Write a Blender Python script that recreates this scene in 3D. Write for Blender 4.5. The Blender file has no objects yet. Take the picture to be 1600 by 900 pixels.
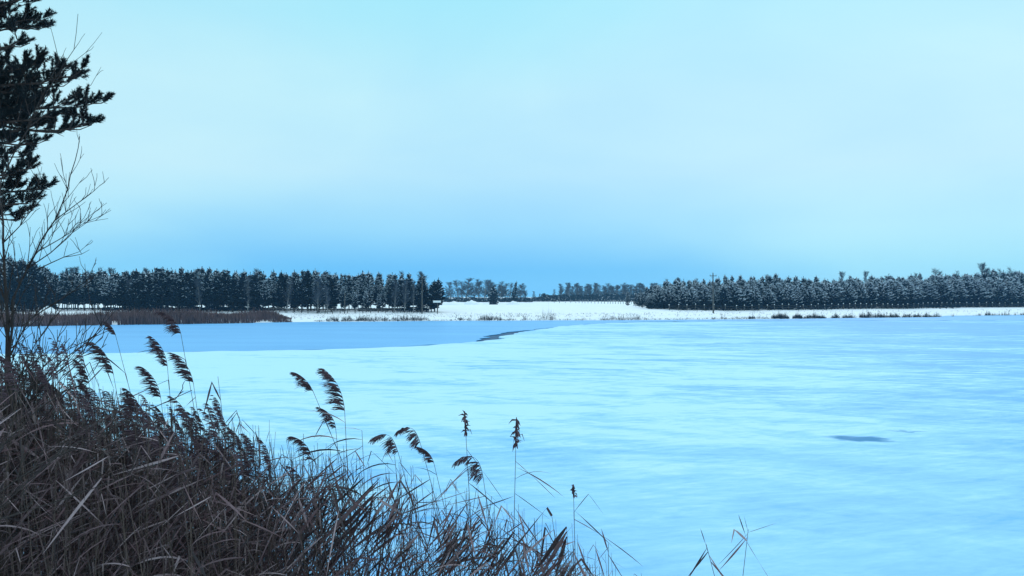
import bpy, math, random
from mathutils import Vector, Matrix, noise
R = math.radians
random.seed(11)
rnd = random.random
def U(a, b): return a + (b - a) * random.random()

# ------------------------------------------------------------------ camera, sky, sun, exposure
scene = bpy.context.scene
col = scene.collection
FOC = 1164.0                      # focal length in pixels of the 1600 px wide photograph
HZ = 462.0                        # picture row of the horizon
CAMZ = 4.0
cam = bpy.data.cameras.new('camera'); camo = bpy.data.objects.new('camera', cam); col.objects.link(camo)
cam.sensor_width = 36.0; cam.lens = 36.0 * FOC / 1600.0
cam.clip_start = 0.05; cam.clip_end = 5000
camo.location = (0, 0, CAMZ); camo.rotation_euler = (R(90) + math.atan(12 / FOC), 0, 0)
scene.camera = camo
scene.render.engine = 'CYCLES'
scene.view_settings.view_transform = 'Standard'; scene.view_settings.look = 'None'
scene.view_settings.gamma = 1; scene.view_settings.use_curve_mapping = False
scene.view_settings.exposure = 0.0
scene.cycles.volume_bounces = 1
scene.cycles.max_bounces = 6

SUN_EL, SUN_AZ = R(38), R(25)
w = bpy.data.worlds.new('World'); scene.world = w; w.use_nodes = True
nt = w.node_tree; N = nt.nodes; L = nt.links; N.clear()
def wn(t, **k):
    n = N.new(t)
    for a, b in k.items(): setattr(n, a, b)
    return n
out = wn('ShaderNodeOutputWorld')
bg = wn('ShaderNodeBackground'); bg.inputs[1].default_value = 1.0
L.new(bg.outputs[0], out.inputs[0])
tc = wn('ShaderNodeTexCoord'); sep = wn('ShaderNodeSeparateXYZ'); L.new(tc.outputs['Generated'], sep.inputs[0])
def lin(r, g, b):
    f = lambda c: ((c / 255 + .055) / 1.055) ** 2.4 if c / 255 > .04045 else c / 255 / 12.92
    return (f(r), f(g), f(b), 1)
def ramp(nodes, links, src, stops, interp='LINEAR'):
    r = nodes.new('ShaderNodeValToRGB'); r.color_ramp.interpolation = interp
    e = r.color_ramp.elements
    while len(e) < len(stops): e.new(0.5)
    for el, (p, c) in zip(e, stops):
        el.position = p; el.color = c if len(c) == 4 else (*c, 1)
    links.new(src, r.inputs[0]); return r
# overcast: blue-grey belly of cloud low down, paler deck above, brightest overhead
ra = ramp(N, L, sep.outputs['Z'], [(0.0, lin(98, 198, 252)), (.035, lin(98, 198, 253)), (.085, lin(150, 220, 255)), (.16, lin(184, 234, 255)),
                                   (.26, lin(186, 239, 255)), (.38, lin(164, 236, 255)), (.62, lin(195, 240, 255)), (1.0, (1.1, 1.38, 1.65, 1))])
rb = ramp(N, L, sep.outputs['Z'], [(0.0, lin(140, 220, 254)), (.035, lin(150, 226, 254)), (.085, lin(178, 236, 255)), (.16, lin(196, 240, 255)),
                                   (.26, lin(194, 241, 255)), (.38, lin(176, 238, 255)), (.62, lin(195, 240, 255)), (1.0, (1.1, 1.38, 1.65, 1))])
mp = wn('ShaderNodeMapping'); mp.inputs['Scale'].default_value = (1.0, 1.0, 3.2); mp.inputs['Location'].default_value = (3.1, 1.7, 0.2)
L.new(tc.outputs['Generated'], mp.inputs[0])
nz = wn('ShaderNodeTexNoise'); nz.inputs['Scale'].default_value = 1.6; nz.inputs['Detail'].default_value = 4; nz.inputs['Roughness'].default_value = .45
L.new(mp.outputs[0], nz.inputs[0])
mx0 = wn('ShaderNodeMath', operation='ADD'); L.new(sep.outputs['X'], mx0.inputs[0]); mx0.inputs[1].default_value = .08
mx1 = wn('ShaderNodeMath', operation='ABSOLUTE'); L.new(mx0.outputs[0], mx1.inputs[0])
ma = wn('ShaderNodeMath', operation='MULTIPLY_ADD'); L.new(mx1.outputs[0], ma.inputs[0]); ma.inputs[1].default_value = .62; ma.inputs[2].default_value = -.17
mb = wn('ShaderNodeMath', operation='ADD'); L.new(ma.outputs[0], mb.inputs[0]); L.new(nz.outputs[0], mb.inputs[1])
fac = wn('ShaderNodeMapRange'); fac.inputs['From Min'].default_value = .30; fac.inputs['From Max'].default_value = .62
fac.interpolation_type = 'SMOOTHSTEP'
L.new(mb.outputs[0], fac.inputs[0])
mix = wn('ShaderNodeMix', data_type='RGBA'); L.new(fac.outputs[0], mix.inputs[0]); L.new(ra.outputs[0], mix.inputs[6]); L.new(rb.outputs[0], mix.inputs[7])
# soft cloud modulation
mp2 = wn('ShaderNodeMapping'); mp2.inputs['Scale'].default_value = (1.0, 1.0, 2.6); mp2.inputs['Location'].default_value = (7.3, 2.2, 1.2)
L.new(tc.outputs['Generated'], mp2.inputs[0])
nz2 = wn('ShaderNodeTexNoise'); nz2.inputs['Scale'].default_value = 2.0; nz2.inputs['Detail'].default_value = 5; nz2.inputs['Roughness'].default_value = .5; nz2.inputs['Distortion'].default_value = .4
L.new(mp2.outputs[0], nz2.inputs[0])
cm = wn('ShaderNodeMapRange'); cm.inputs['From Min'].default_value = .3; cm.inputs['From Max'].default_value = .7; cm.inputs['To Min'].default_value = .945; cm.inputs['To Max'].default_value = 1.05
L.new(nz2.outputs[0], cm.inputs[0])
cv = wn('ShaderNodeCombineXYZ')
cr = wn('ShaderNodeMath', operation='POWER'); L.new(cm.outputs[0], cr.inputs[0]); cr.inputs[1].default_value = 1.9
L.new(cr.outputs[0], cv.inputs[0]); L.new(cm.outputs[0], cv.inputs[1]); cv.inputs[2].default_value = 1
mu = wn('ShaderNodeMix', data_type='RGBA', blend_type='MULTIPLY'); mu.inputs[0].default_value = 1
L.new(mix.outputs[2], mu.inputs[6]); L.new(cv.outputs[0], mu.inputs[7])
sky = wn('ShaderNodeTexSky'); sky.sky_type = 'NISHITA'; sky.sun_disc = False; sky.sun_elevation = SUN_EL; sky.sun_rotation = SUN_AZ
sk = wn('ShaderNodeMix', data_type='RGBA', blend_type='MULTIPLY'); sk.inputs[0].default_value = 1; L.new(sky.outputs[0], sk.inputs[6]); sk.inputs[7].default_value = (.1, .1, .1, 1)
fin = wn('ShaderNodeMix', data_type='RGBA'); fin.inputs[0].default_value = .06     # a trace of clear sky through the cloud
L.new(mu.outputs[2], fin.inputs[6]); L.new(sk.outputs[2], fin.inputs[7]); L.new(fin.outputs[2], bg.inputs[0])

sun = bpy.data.lights.new('sun', 'SUN'); suno = bpy.data.objects.new('sun', sun); col.objects.link(suno)
sun.energy = 0.5; sun.angle = R(25); sun.color = (1, .97, .92)
suno.rotation_euler = (R(90) - SUN_EL, 0, -SUN_AZ + R(180)); suno.location = (0, 0, 60)

# ------------------------------------------------------------------ helpers
def PX(px, py, d):
    """point at depth d (metres along +Y) on the sight line of a photograph pixel"""
    return Vector(((px - 800) / FOC * d, d, CAMZ - (py - HZ) / FOC * d))
def onice(px, py, z=0.0):
    d = (CAMZ - z) * FOC / (py - HZ); return ((px - 800) / FOC * d, d)
class MB:
    def __init__(s): s.v = []; s.f = []; s.m = []
    def tube(s, pts, rad, n=5, m=0):
        base = len(s.v); k = len(pts); prev = None
        for i, p in enumerate(pts):
            t = (pts[min(i + 1, k - 1)] - pts[max(i - 1, 0)])
            if t.length < 1e-9: t = Vector((0, 0, 1))
            t.normalize()
            if prev is None:
                a = t.cross(Vector((0, 1, 0)));
                if a.length < .1: a = t.cross(Vector((1, 0, 0)))
            else: a = prev - t * prev.dot(t)
            a.normalize(); prev = a; b = t.cross(a)
            r = rad[i] if isinstance(rad, (list, tuple)) else rad
            for j in range(n):
                q = 2 * math.pi * j / n
                s.v.append(p + (a * math.cos(q) + b * math.sin(q)) * r)
        for i in range(k - 1):
            for j in range(n):
                j2 = (j + 1) % n
                s.f.append((base + i * n + j, base + i * n + j2, base + (i + 1) * n + j2, base + (i + 1) * n + j)); s.m.append(m)
        s.f.append(tuple(base + (k - 1) * n + j for j in range(n))); s.m.append(m)
        s.f.append(tuple(base + n - 1 - j for j in range(n))); s.m.append(m)
    def strip(s, pts, wid, side, m=0):
        base = len(s.v)
        for p, ww, sd in zip(pts, wid, side):
            s.v.append(p - sd * ww); s.v.append(p + sd * ww)
        for i in range(len(pts) - 1):
            a = base + 2 * i
            s.f.append((a, a + 1, a + 3, a + 2)); s.m.append(m)
    def quad(s, c, u, v, m=0):
        b = len(s.v); s.v += [c - u - v, c + u - v * .6, c + u * .8 + v, c - u * .9 + v * .8]; s.f.append((b, b + 1, b + 2, b + 3)); s.m.append(m)
    def tri(s, a, b_, c, m=0):
        b = len(s.v); s.v += [a, b_, c]; s.f.append((b, b + 1, b + 2)); s.m.append(m)
    def box(s, x0, x1, y0, y1, z0, z1, m=0):
        b = len(s.v)
        s.v += [Vector(p) for p in ((x0, y0, z0), (x1, y0, z0), (x1, y1, z0), (x0, y1, z0), (x0, y0, z1), (x1, y0, z1), (x1, y1, z1), (x0, y1, z1))]
        for q in ((0, 3, 2, 1), (4, 5, 6, 7), (0, 1, 5, 4), (1, 2, 6, 5), (2, 3, 7, 6), (3, 0, 4, 7)):
            s.f.append(tuple(b + i for i in q)); s.m.append(m)
    def mesh(s, name, mats, smooth=False):
        me = bpy.data.meshes.new(name); me.from_pydata([tuple(p) for p in s.v], [], s.f)
        for mt in mats: me.materials.append(mt)
        if len(mats) > 1: me.polygons.foreach_set('material_index', s.m)
        if smooth: me.polygons.foreach_set('use_smooth', [True] * len(s.f))
        me.update(); return me
    def obj(s, name, mats, parent=None, smooth=False):
        o = bpy.data.objects.new(name, s.mesh(name, mats, smooth)); col.objects.link(o)
        if parent: o.parent = parent
        return o
def tag(o, label=None, cat=None, group=None, kind=None):
    if label: o['label'] = label
    if cat: o['category'] = cat
    if group: o['group'] = group
    if kind: o['kind'] = kind
    return o
def empty(name, loc=(0, 0, 0), rz=0):
    o = bpy.data.objects.new(name, None); o.empty_display_size = .2; col.objects.link(o)
    o.location = loc; o.rotation_euler = (0, 0, rz); return o
def copy_tree(o, parent=None):
    c = o.copy(); col.objects.link(c)
    if parent: c.parent = parent
    for ch in list(o.children): copy_tree(ch, c)
    return c
def lerp_tab(tab, x):
    if x <= tab[0][0]: return tab[0][1]
    for (a, b), (c, d) in zip(tab, tab[1:]):
        if x <= c: return b + (d - b) * (x - a) / (c - a)
    return tab[-1][1]

# ------------------------------------------------------------------ materials
def mat(name):
    m = bpy.data.materials.new(name); m.use_nodes = True
    t = m.node_tree; b = t.nodes['Principled BSDF']; return m, t.nodes, t.links, b
def plain(name, c1, c2, scale=4, rough=.8, island=0.0, bump=0.0, spec=.3, coord='Object', hi=None):
    m, n, l, b = mat(name)
    co = n.new('ShaderNodeTexCoord'); nz = n.new('ShaderNodeTexNoise'); nz.inputs['Scale'].default_value = scale; nz.inputs['Detail'].default_value = 4
    l.new(co.outputs[coord], nz.inputs[0])
    src = nz.outputs[0]
    if island:
        g = n.new('ShaderNodeNewGeometry'); mm = n.new('ShaderNodeMix'); mm.inputs[0].default_value = island
        l.new(src, mm.inputs[2]); l.new(g.outputs['Random Per Island'], mm.inputs[3]); src = mm.outputs[0]
    r = ramp(n, l, src, [(.25, c1), (.78, c2)] + ([(.86, hi)] if hi else []))
    l.new(r.outputs[0], b.inputs['Base Color']); b.inputs['Roughness'].default_value = rough; b.inputs['Specular IOR Level'].default_value = spec
    if bump:
        bp = n.new('ShaderNodeBump'); bp.inputs['Strength'].default_value = bump; bp.inputs['Distance'].default_value = .02
        l.new(nz.outputs[0], bp.inputs['Height']); l.new(bp.outputs[0], b.inputs['Normal'])
    return m
M_needle = plain('pine_needles', (.006, .010, .013), (.022, .030, .036), 3, .8, .6, spec=.2)
M_needle_far = plain('wood_needles', (.005, .010, .017), (.016, .027, .038), 1.5, .9, .6, spec=.03)
M_snowc = plain('snow_on_branches', (.55, .6, .66), (.82, .84, .86), 2, .8, .5)
M_bark = plain('bark', (.025, .017, .016), (.07, .05, .045), 12, .9, 0, .4)
M_twig = plain('twig_bark', (.02, .014, .014), (.05, .036, .034), 20, .85)
M_birch = plain('birch_bark', (.10, .09, .09), (.35, .34, .33), 2.5, .9)
M_birchtwig = plain('birch_twigs', (.03, .04, .06), (.09, .11, .14), 2, .9)
M_reed = plain('reed_leaf', (.024, .012, .015), (.165, .090, .098), 6, .5, .85, spec=.4, hi=(.34, .24, .25))
M_stem = plain('reed_stem', (.035, .020, .016), (.10, .065, .052), 9, .5, .5, spec=.3)
M_plume = plain('reed_plume', (.035, .018, .026), (.13, .080, .095), 25, .9, .5)
M_farreed = plain('far_reed', (.05, .028, .028), (.24, .135, .12), .22, .9, .5, spec=.1)
M_tuft = plain('dry_grass', (.012, .012, .014), (.06, .05, .05), 1, .9, .5, spec=.1)
M_post = plain('weathered_wood', (.05, .045, .04), (.16, .14, .12), 5, .9)
M_white = plain('white_board', (.72, .74, .75), (.85, .86, .87), 3, .6)
M_metal = plain('galvanised', (.2, .2, .2), (.35, .35, .36), 5, .5)

def snow_ground():
    m, n, l, b = mat('snow_ground')
    co = n.new('ShaderNodeTexCoord')
    a = n.new('ShaderNodeTexNoise'); a.inputs['Scale'].default_value = .35; a.inputs['Detail'].default_value = 8; a.inputs['Roughness'].default_value = .6
    l.new(co.outputs['Object'], a.inputs[0])
    r = ramp(n, l, a.outputs[0], [(.25, (.82, .85, .88)), (.6, (.93, .93, .93))])
    s = n.new('ShaderNodeTexNoise'); s.inputs['Scale'].default_value = 2.2; s.inputs['Detail'].default_value = 6; s.inputs['Roughness'].default_value = .7
    l.new(co.outputs['Object'], s.inputs[0])
    k = n.new('ShaderNodeMapRange'); k.inputs['From Min'].default_value = .66; k.inputs['From Max'].default_value = .72; l.new(s.outputs[0], k.inputs[0])
    mx = n.new('ShaderNodeMix'); mx.data_type = 'RGBA'; l.new(k.outputs[0], mx.inputs[0]); l.new(r.outputs[0], mx.inputs[6]); mx.inputs[7].default_value = (.28, .22, .17, 1)
    l.new(mx.outputs[2], b.inputs['Base Color']); b.inputs['Roughness'].default_value = .75
    bp = n.new('ShaderNodeBump'); bp.inputs['Strength'].default_value = .5; bp.inputs['Distance'].default_value = .15
    l.new(s.outputs[0], bp.inputs['Height']); l.new(bp.outputs[0], b.inputs['Normal'])
    return m
M_snow = snow_ground()

def ice_mat():
    m, n, l, b = mat('snow_covered_ice')
    co = n.new('ShaderNodeTexCoord')
    def nse(scale, rot, detail=6, rough=.6, loc=(0, 0, 0), dist=0.0):
        mp = n.new('ShaderNodeMapping'); mp.inputs['Rotation'].default_value = (0, 0, R(rot)); mp.inputs['Location'].default_value = loc
        l.new(co.outputs['Object'], mp.inputs[0])
        m2 = n.new('ShaderNodeMapping'); m2.inputs['Scale'].default_value = scale; l.new(mp.outputs[0], m2.inputs[0])
        t = n.new('ShaderNodeTexNoise'); t.inputs['Scale'].default_value = 1; t.inputs['Detail'].default_value = detail
        t.inputs['Roughness'].default_value = rough; t.inputs['Distortion'].default_value = dist
        l.new(m2.outputs[0], t.inputs[0]); return t.outputs[0]
    def math_(op, a, b_, c=None):
        q = n.new('ShaderNodeMath'); q.operation = op
        for i, v in enumerate((a, b_, c)):
            if v is None: continue
            if isinstance(v, (int, float)): q.inputs[i].default_value = v
            else: l.new(v, q.inputs[i])
        return q.outputs[0]
    big = nse((.035, .07, 1), 8, 4, .5)
    mid = nse((.16, .40, 1), 24, 8, .66, (5, 3, 0), 1.1)
    fine = nse((.55, 1.7, 1), -16, 7, .7, (1, 9, 0), .8)
    drift = nse((.05, .55, 1), 4, 5, .6, (2, 2, 0), .2)
    sp = n.new('ShaderNodeSeparateXYZ'); l.new(co.outputs['Object'], sp.inputs[0])
    # depth and sideways trends: windswept to the right, snowier to the left, darker and softer close in
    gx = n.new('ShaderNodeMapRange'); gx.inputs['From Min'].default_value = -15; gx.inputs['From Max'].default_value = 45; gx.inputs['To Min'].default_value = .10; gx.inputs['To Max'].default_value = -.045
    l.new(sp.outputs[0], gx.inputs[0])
    s = math_('MULTIPLY', big, .8)
    s = math_('MULTIPLY_ADD', mid, .9, s)
    s = math_('MULTIPLY_ADD', fine, .6, s)
    s = math_('MULTIPLY_ADD', drift, .45, s)
    far = nse((.14, 1.5, 1), 3, 5, .65, (4, 1, 0), .3)
    kf = n.new('ShaderNodeMapRange'); kf.inputs['From Min'].default_value = 28; kf.inputs['From Max'].default_value = 75; kf.inputs['To Min'].default_value = 0; kf.inputs['To Max'].default_value = 1.1
    l.new(sp.outputs[1], kf.inputs[0]); s = math_('ADD', s, math_('MULTIPLY', math_('SUBTRACT', far, .5), kf.outputs[0]))
    grit = nse((1.6, 5.5, 1), -9, 5, .75, (8, 2, 0), .4)
    s = math_('ADD', s, math_('MULTIPLY', math_('SUBTRACT', grit, .5), .38))
    wisp = nse((.22, .9, 1), -22, 8, .78, (11, 4, 0), 1.8)
    s = math_('ADD', s, math_('MULTIPLY', math_('SUBTRACT', wisp, .5), .5))
    s = math_('MULTIPLY', s, 1 / 2.75)
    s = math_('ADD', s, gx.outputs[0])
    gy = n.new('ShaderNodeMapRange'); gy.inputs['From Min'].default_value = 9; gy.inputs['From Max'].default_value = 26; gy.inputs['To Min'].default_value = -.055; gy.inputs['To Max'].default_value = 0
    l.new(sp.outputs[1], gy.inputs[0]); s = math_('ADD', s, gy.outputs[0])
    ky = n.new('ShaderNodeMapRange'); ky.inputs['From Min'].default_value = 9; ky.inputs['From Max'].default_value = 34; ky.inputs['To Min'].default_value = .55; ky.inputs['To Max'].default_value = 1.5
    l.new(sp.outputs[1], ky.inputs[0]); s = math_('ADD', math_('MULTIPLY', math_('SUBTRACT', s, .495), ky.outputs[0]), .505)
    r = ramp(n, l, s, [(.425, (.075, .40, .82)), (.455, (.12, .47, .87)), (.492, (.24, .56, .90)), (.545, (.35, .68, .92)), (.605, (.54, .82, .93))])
    # melt pools: dark wet lens shapes
    def pool(cx, cy, rx, ry, rot):
        mp = n.new('ShaderNodeMapping'); mp.vector_type = 'TEXTURE'; mp.inputs['Location'].default_value = (cx, cy, 0); mp.inputs['Rotation'].default_value = (0, 0, R(rot)); mp.inputs['Scale'].default_value = (rx, ry, 50)
        wob = n.new('ShaderNodeTexNoise'); wob.inputs['Scale'].default_value = 1.8; wob.inputs['Detail'].default_value = 4; l.new(co.outputs['Object'], wob.inputs[0])
        vm = n.new('ShaderNodeVectorMath'); vm.operation = 'MULTIPLY_ADD'; l.new(wob.outputs['Color'], vm.inputs[0]); vm.inputs[1].default_value = (.9, .8, 0); l.new(co.outputs['Object'], vm.inputs[2])
        sb = n.new('ShaderNodeVectorMath'); sb.operation = 'SUBTRACT'; l.new(vm.outputs[0], sb.inputs[0]); sb.inputs[1].default_value = (.45, .40, 0)
        l.new(sb.outputs[0], mp.inputs[0])
        ln = n.new('ShaderNodeVectorMath'); ln.operation = 'LENGTH'; l.new(mp.outputs[0], ln.inputs[0])
        k = n.new('ShaderNodeMapRange'); k.interpolation_type = 'SMOOTHSTEP'; k.inputs['From Min'].default_value = .5; k.inputs['From Max'].default_value = 1.15; k.inputs['To Min'].default_value = 1; k.inputs['To Max'].default_value = 0
        l.new(ln.outputs['Value'], k.inputs[0]); return k.outputs[0]
    c1 = onice(1342, 685.5); c2 = onice(1418, 674)
    p = math_('MAXIMUM', pool(c1[0], c1[1], .92, .46, -12), math_('MULTIPLY', pool(c2[0], c2[1], .62, .10, -6), .55))
    p = math_('MULTIPLY', p, .9)
    mx = n.new('ShaderNodeMix'); mx.data_type = 'RGBA'; l.new(p, mx.inputs[0]); l.new(r.outputs[0], mx.inputs[6]); mx.inputs[7].default_value = (.003, .19, .42, 1)
    l.new(mx.outputs[2], b.inputs['Base Color'])
    ro = n.new('ShaderNodeMapRange'); ro.inputs['From Min'].default_value = .42; ro.inputs['From Max'].default_value = .6; ro.inputs['To Min'].default_value = .42; ro.inputs['To Max'].default_value = .8
    l.new(s, ro.inputs[0]); l.new(ro.outputs[0], b.inputs['Roughness'])
    b.inputs['Specular IOR Level'].default_value = .35
    bp = n.new('ShaderNodeBump'); bp.inputs['Strength'].default_value = .35; bp.inputs['Distance'].default_value = .05
    g = nse((9, 16, 9), 20, 6, .7)
    h = math_('MULTIPLY_ADD', g, .45, s); l.new(h, bp.inputs['Height']); l.new(bp.outputs[0], b.inputs['Normal'])
    return m
M_ice = ice_mat()

def thin_ice_mat():
    m, n, l, b = mat('thin_grey_ice')
    co = n.new('ShaderNodeTexCoord'); mp = n.new('ShaderNodeMapping'); mp.inputs['Scale'].default_value = (.05, .2, 1); l.new(co.outputs['Object'], mp.inputs[0])
    a = n.new('ShaderNodeTexNoise'); a.inputs['Scale'].default_value = 1; a.inputs['Detail'].default_value = 6; l.new(mp.outputs[0], a.inputs[0])
    r = ramp(n, l, a.outputs[0], [(.3, (.115, .41, .77)), (.7, (.16, .49, .85))])
    l.new(r.outputs[0], b.inputs['Base Color']); b.inputs['Roughness'].default_value = .42; b.inputs['Specular IOR Level'].default_value = .4
    mp2 = n.new('ShaderNodeMapping'); mp2.inputs['Scale'].default_value = (1.2, 3.5, 1); l.new(co.outputs['Object'], mp2.inputs[0])
    c = n.new('ShaderNodeTexNoise'); c.inputs['Scale'].default_value = 1; c.inputs['Detail'].default_value = 5; l.new(mp2.outputs[0], c.inputs[0])
    bp = n.new('ShaderNodeBump'); bp.inputs['Strength'].default_value = .5; bp.inputs['Distance'].default_value = .04; l.new(c.outputs[0], bp.inputs['Height']); l.new(bp.outputs[0], b.inputs['Normal'])
    return m
M_thin = thin_ice_mat()
M_water = plain('dark_water', (.02, .07, .16), (.03, .10, .20), .5, .5, 0, .3, .08)

# ------------------------------------------------------------------ terrain
SH = []
for px, py in ((-80, 510), (60, 508), (250, 506), (450, 503), (700, 501), (1000, 499.6), (1200, 498.2), (1330, 496.5), (1450, 495.2), (1480, 493), (1600, 491.5), (1750, 491)):
    SH.append(onice(px, py))
SH = [(-400, 92)] + SH + [(400, 200)]
def shore(x): return lerp_tab(SH, x) + 1.0 * noise.noise(Vector((x * .11, 3.3, 0))) + .4 * noise.noise(Vector((x * .5, 7.3, 0)))
def sm(t): t = max(0, min(1, t)); return t * t * (3 - 2 * t)
def hgt(x, y):
    n1 = noise.noise(Vector((x * .06, y * .06, 1.3))); n2 = noise.noise(Vector((x * .4, y * .4, 5.1)))
    if y < 40:                                          # near bank: drops from the photographer's feet to the ice
        edge = lerp_tab([(-30, 16), (-6, 11), (-2, 8.5), (2, 7.2), (6, 6.3), (30, 6.0)], x)
        t = (edge - y) / edge
        return (-.9 + 3.3 * sm(t * .9 + .27) if t > -.6 else -.9) + .05 * n2 + .05 * n1
    s = y - shore(x)
    if s < -3: return -.9
    if s < 0: return -.9 + .9 * (s + 3) / 3
    return .42 * sm(s / 1.6) + .72 * sm(s / 26) + .1 * n1 * sm(s / 8) + .04 * n2 + .0004 * max(0, s - 40)
rows = [('a', v) for v in (-60, -25, -10, -5, -3, -2, -1, 0, 1, 2, 3, 3.5, 4, 4.5, 5, 5.5, 6, 6.5, 7, 7.5, 8, 8.5, 9, 10, 11, 12, 13, 15, 18, 25, 39)] + \
       [('s', v) for v in (-10, -3, -1.5, -.6, 0, .4, .8, 1.2, 1.7, 2.4, 3.3, 4.5, 6, 8, 10, 13, 16, 20, 25, 31, 38, 48, 60, 75, 95, 120, 160, 210, 300, 450, 700, 1100)]
xs = []
x = -900.0
while x < 900:
    xs.append(x)
    ax = abs(x); x += .7 if ax < 12 else (1.3 if ax < 120 else (8 if ax < 200 else 60))
xs.append(900.0)
g = MB()
for k, v in rows:
    for x in xs:
        y = v if k == 'a' else shore(x) + v
        g.v.append(Vector((x, y, hgt(x, y))))
nx = len(xs)
for i in range(len(rows) - 1):
    for j in range(nx - 1):
        a = i * nx + j; g.f.append((a, a + 1, a + nx + 1, a + nx)); g.m.append(0)
tag(g.obj('ground', [M_snow], smooth=True), 'white snow on the banks and the far field', kind='structure')

g = MB(); g.v = [Vector(p) for p in ((-700, -2, -.12), (700, -2, -.12), (700, 330, -.12), (-700, 330, -.12))]; g.f = [(0, 1, 2, 3)]; g.m = [0]
tag(g.obj('lake_water', [M_water]), 'dark open water along the ice edge', kind='structure')

# ragged edge of the snow covered ice, followed from left to right
edge_px = [(-300, 556), (-60, 554), (60, 553), (180, 551.5), (300, 549.5), (380, 548.3), (450, 547), (560, 544.5), (640, 541), (700, 537.5), (738, 534), (765, 531.5), (786, 528.5), (778, 526),
           (800, 522.5), (812, 519.5), (840, 515), (880, 509.5), (930, 505.5), (1010, 503.2), (1100, 502.2), (1250, 501.4), (1400, 500.8), (1700, 500)]
E = [onice(*p) for p in edge_px]
def jag(pts, step, amp, sc, seed):
    o = []
    for (a, b), (c, d) in zip(pts, pts[1:]):
        n_ = max(1, int(math.hypot(c - a, d - b) / step))
        for i in range(n_):
            t = i / n_; x_, y_ = a + (c - a) * t, b + (d - b) * t
            k = (.5 + y_ / 90)
            o.append((x_ + amp * k * noise.noise(Vector((x_ * sc, y_ * sc, seed))), y_ + amp * k * noise.noise(Vector((x_ * sc, y_ * sc, seed + 9)))))
    o.append(pts[-1]); return o
EJ = jag(E, .5, .55, .5, 2)
# outline of the snowy sheet: along the edge, round the right, back under the near bank
outl = EJ + [(420, 200), (420, -1), (-300, -1), (-300, 40)]
def sheet(name, outl, z, m, label, thick):
    me = bpy.data.meshes.new(name)
    import bmesh
    bm = bmesh.new()
    top = [bm.verts.new((p[0], p[1], z)) for p in outl]; bot = [bm.verts.new((p[0], p[1], z - thick)) for p in outl]
    k = len(outl)
    for i in range(k): bm.faces.new((top[i], top[(i + 1) % k], bot[(i + 1) % k], bot[i]))
    f = bm.faces.new(top); bmesh.ops.triangulate(bm, faces=[f])
    bm.normal_update()
    for f in bm.faces:
        if abs(f.normal.z) > .5 and f.normal.z < 0: f.normal_flip()
    bm.to_mesh(me); bm.free(); me.materials.append(m)
    o = bpy.data.objects.new(name, me); col.objects.link(o); tag(o, label, kind='structure'); return o
sheet('snow_covered_ice', outl, 0.0, M_ice, 'wind streaked snow lying on the frozen lake', .14)
# young dark ice beyond, with an open lead between the two
G = []
for (a, b), (px, py) in zip(E, edge_px):
    gap = lerp_tab([(-300, .4), (500, .45), (690, .8), (738, .8), (765, 1.5), (790, 3.0), (812, 2.4), (840, .9), (880, .6), (930, 1.6), (1010, 3.5), (1100, 3), (1300, 2), (1700, 2)], px)
    G.append((a - gap * (.6 if 740 < px < 880 else .1), b + gap * (.6 if px > 700 else 1)))
GJ = jag(G, .5, .6, .45, 5)
sheet('thin_ice', GJ + [(420, 330), (-400, 330), (-400, 44)], -0.03, M_thin, 'smooth blue grey new ice on the far left part of the lake', .06)

# snow heaps in the field
def mound(px, py, d, wx, hz, label, seed):
    p = PX(px, py, d); z = hgt(p.x, p.y); mb = MB(); nr, ns = 9, 22
    for i in range(nr + 1):
        r_ = i / nr
        for j in range(ns):
            a = 2 * math.pi * j / ns
            n1 = noise.noise(Vector((math.cos(a) * r_ * 2.2 + seed, math.sin(a) * r_ * 2.2, seed)))
            hh = hz * (1 - r_ ** 1.5) * (1 + .7 * n1) + (-.25 if i == nr else 0)
            rr = r_ * (1 + .25 * noise.noise(Vector((math.cos(a) + seed, math.sin(a), 2))))
            mb.v.append(Vector((math.cos(a) * rr * wx, math.sin(a) * rr * wx * .7, hh)))
    for i in range(nr):
        for j in range(ns):
            j2 = (j + 1) % ns
            mb.f.append((i * ns + j, (i + 1) * ns + j, (i + 1) * ns + j2, i * ns + j2)); mb.m.append(0)
    o = mb.obj('snow_mound', [M_snow], smooth=True); o.location = (p.x, p.y, z)
    tag(o, label, 'snow mound', 'snow heaps on the far shore')
mound(737, 474, 235, 2.6, 1.5, 'pointed snow mound in the field below the bare birches', 1)
mound(706, 474, 232, 4.0, .9, 'low rounded snow mound beside the end of the dark pine wood', 4)
mound(803, 475, 240, 2.8, 1.0, 'small snow mound just under the dark leaning pine', 7)
mound(772, 475, 262, 4.5, .8, 'flat snow mound behind the small dark spruce', 9)
mound(76, 489, 127, 1.8, .9, 'bright snow mound behind the brown reeds near the pine wood', 12)
mound(180, 506, 103.5, .7, .45, 'little snow hummock at the waterline in front of brown reeds', 15)

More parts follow.
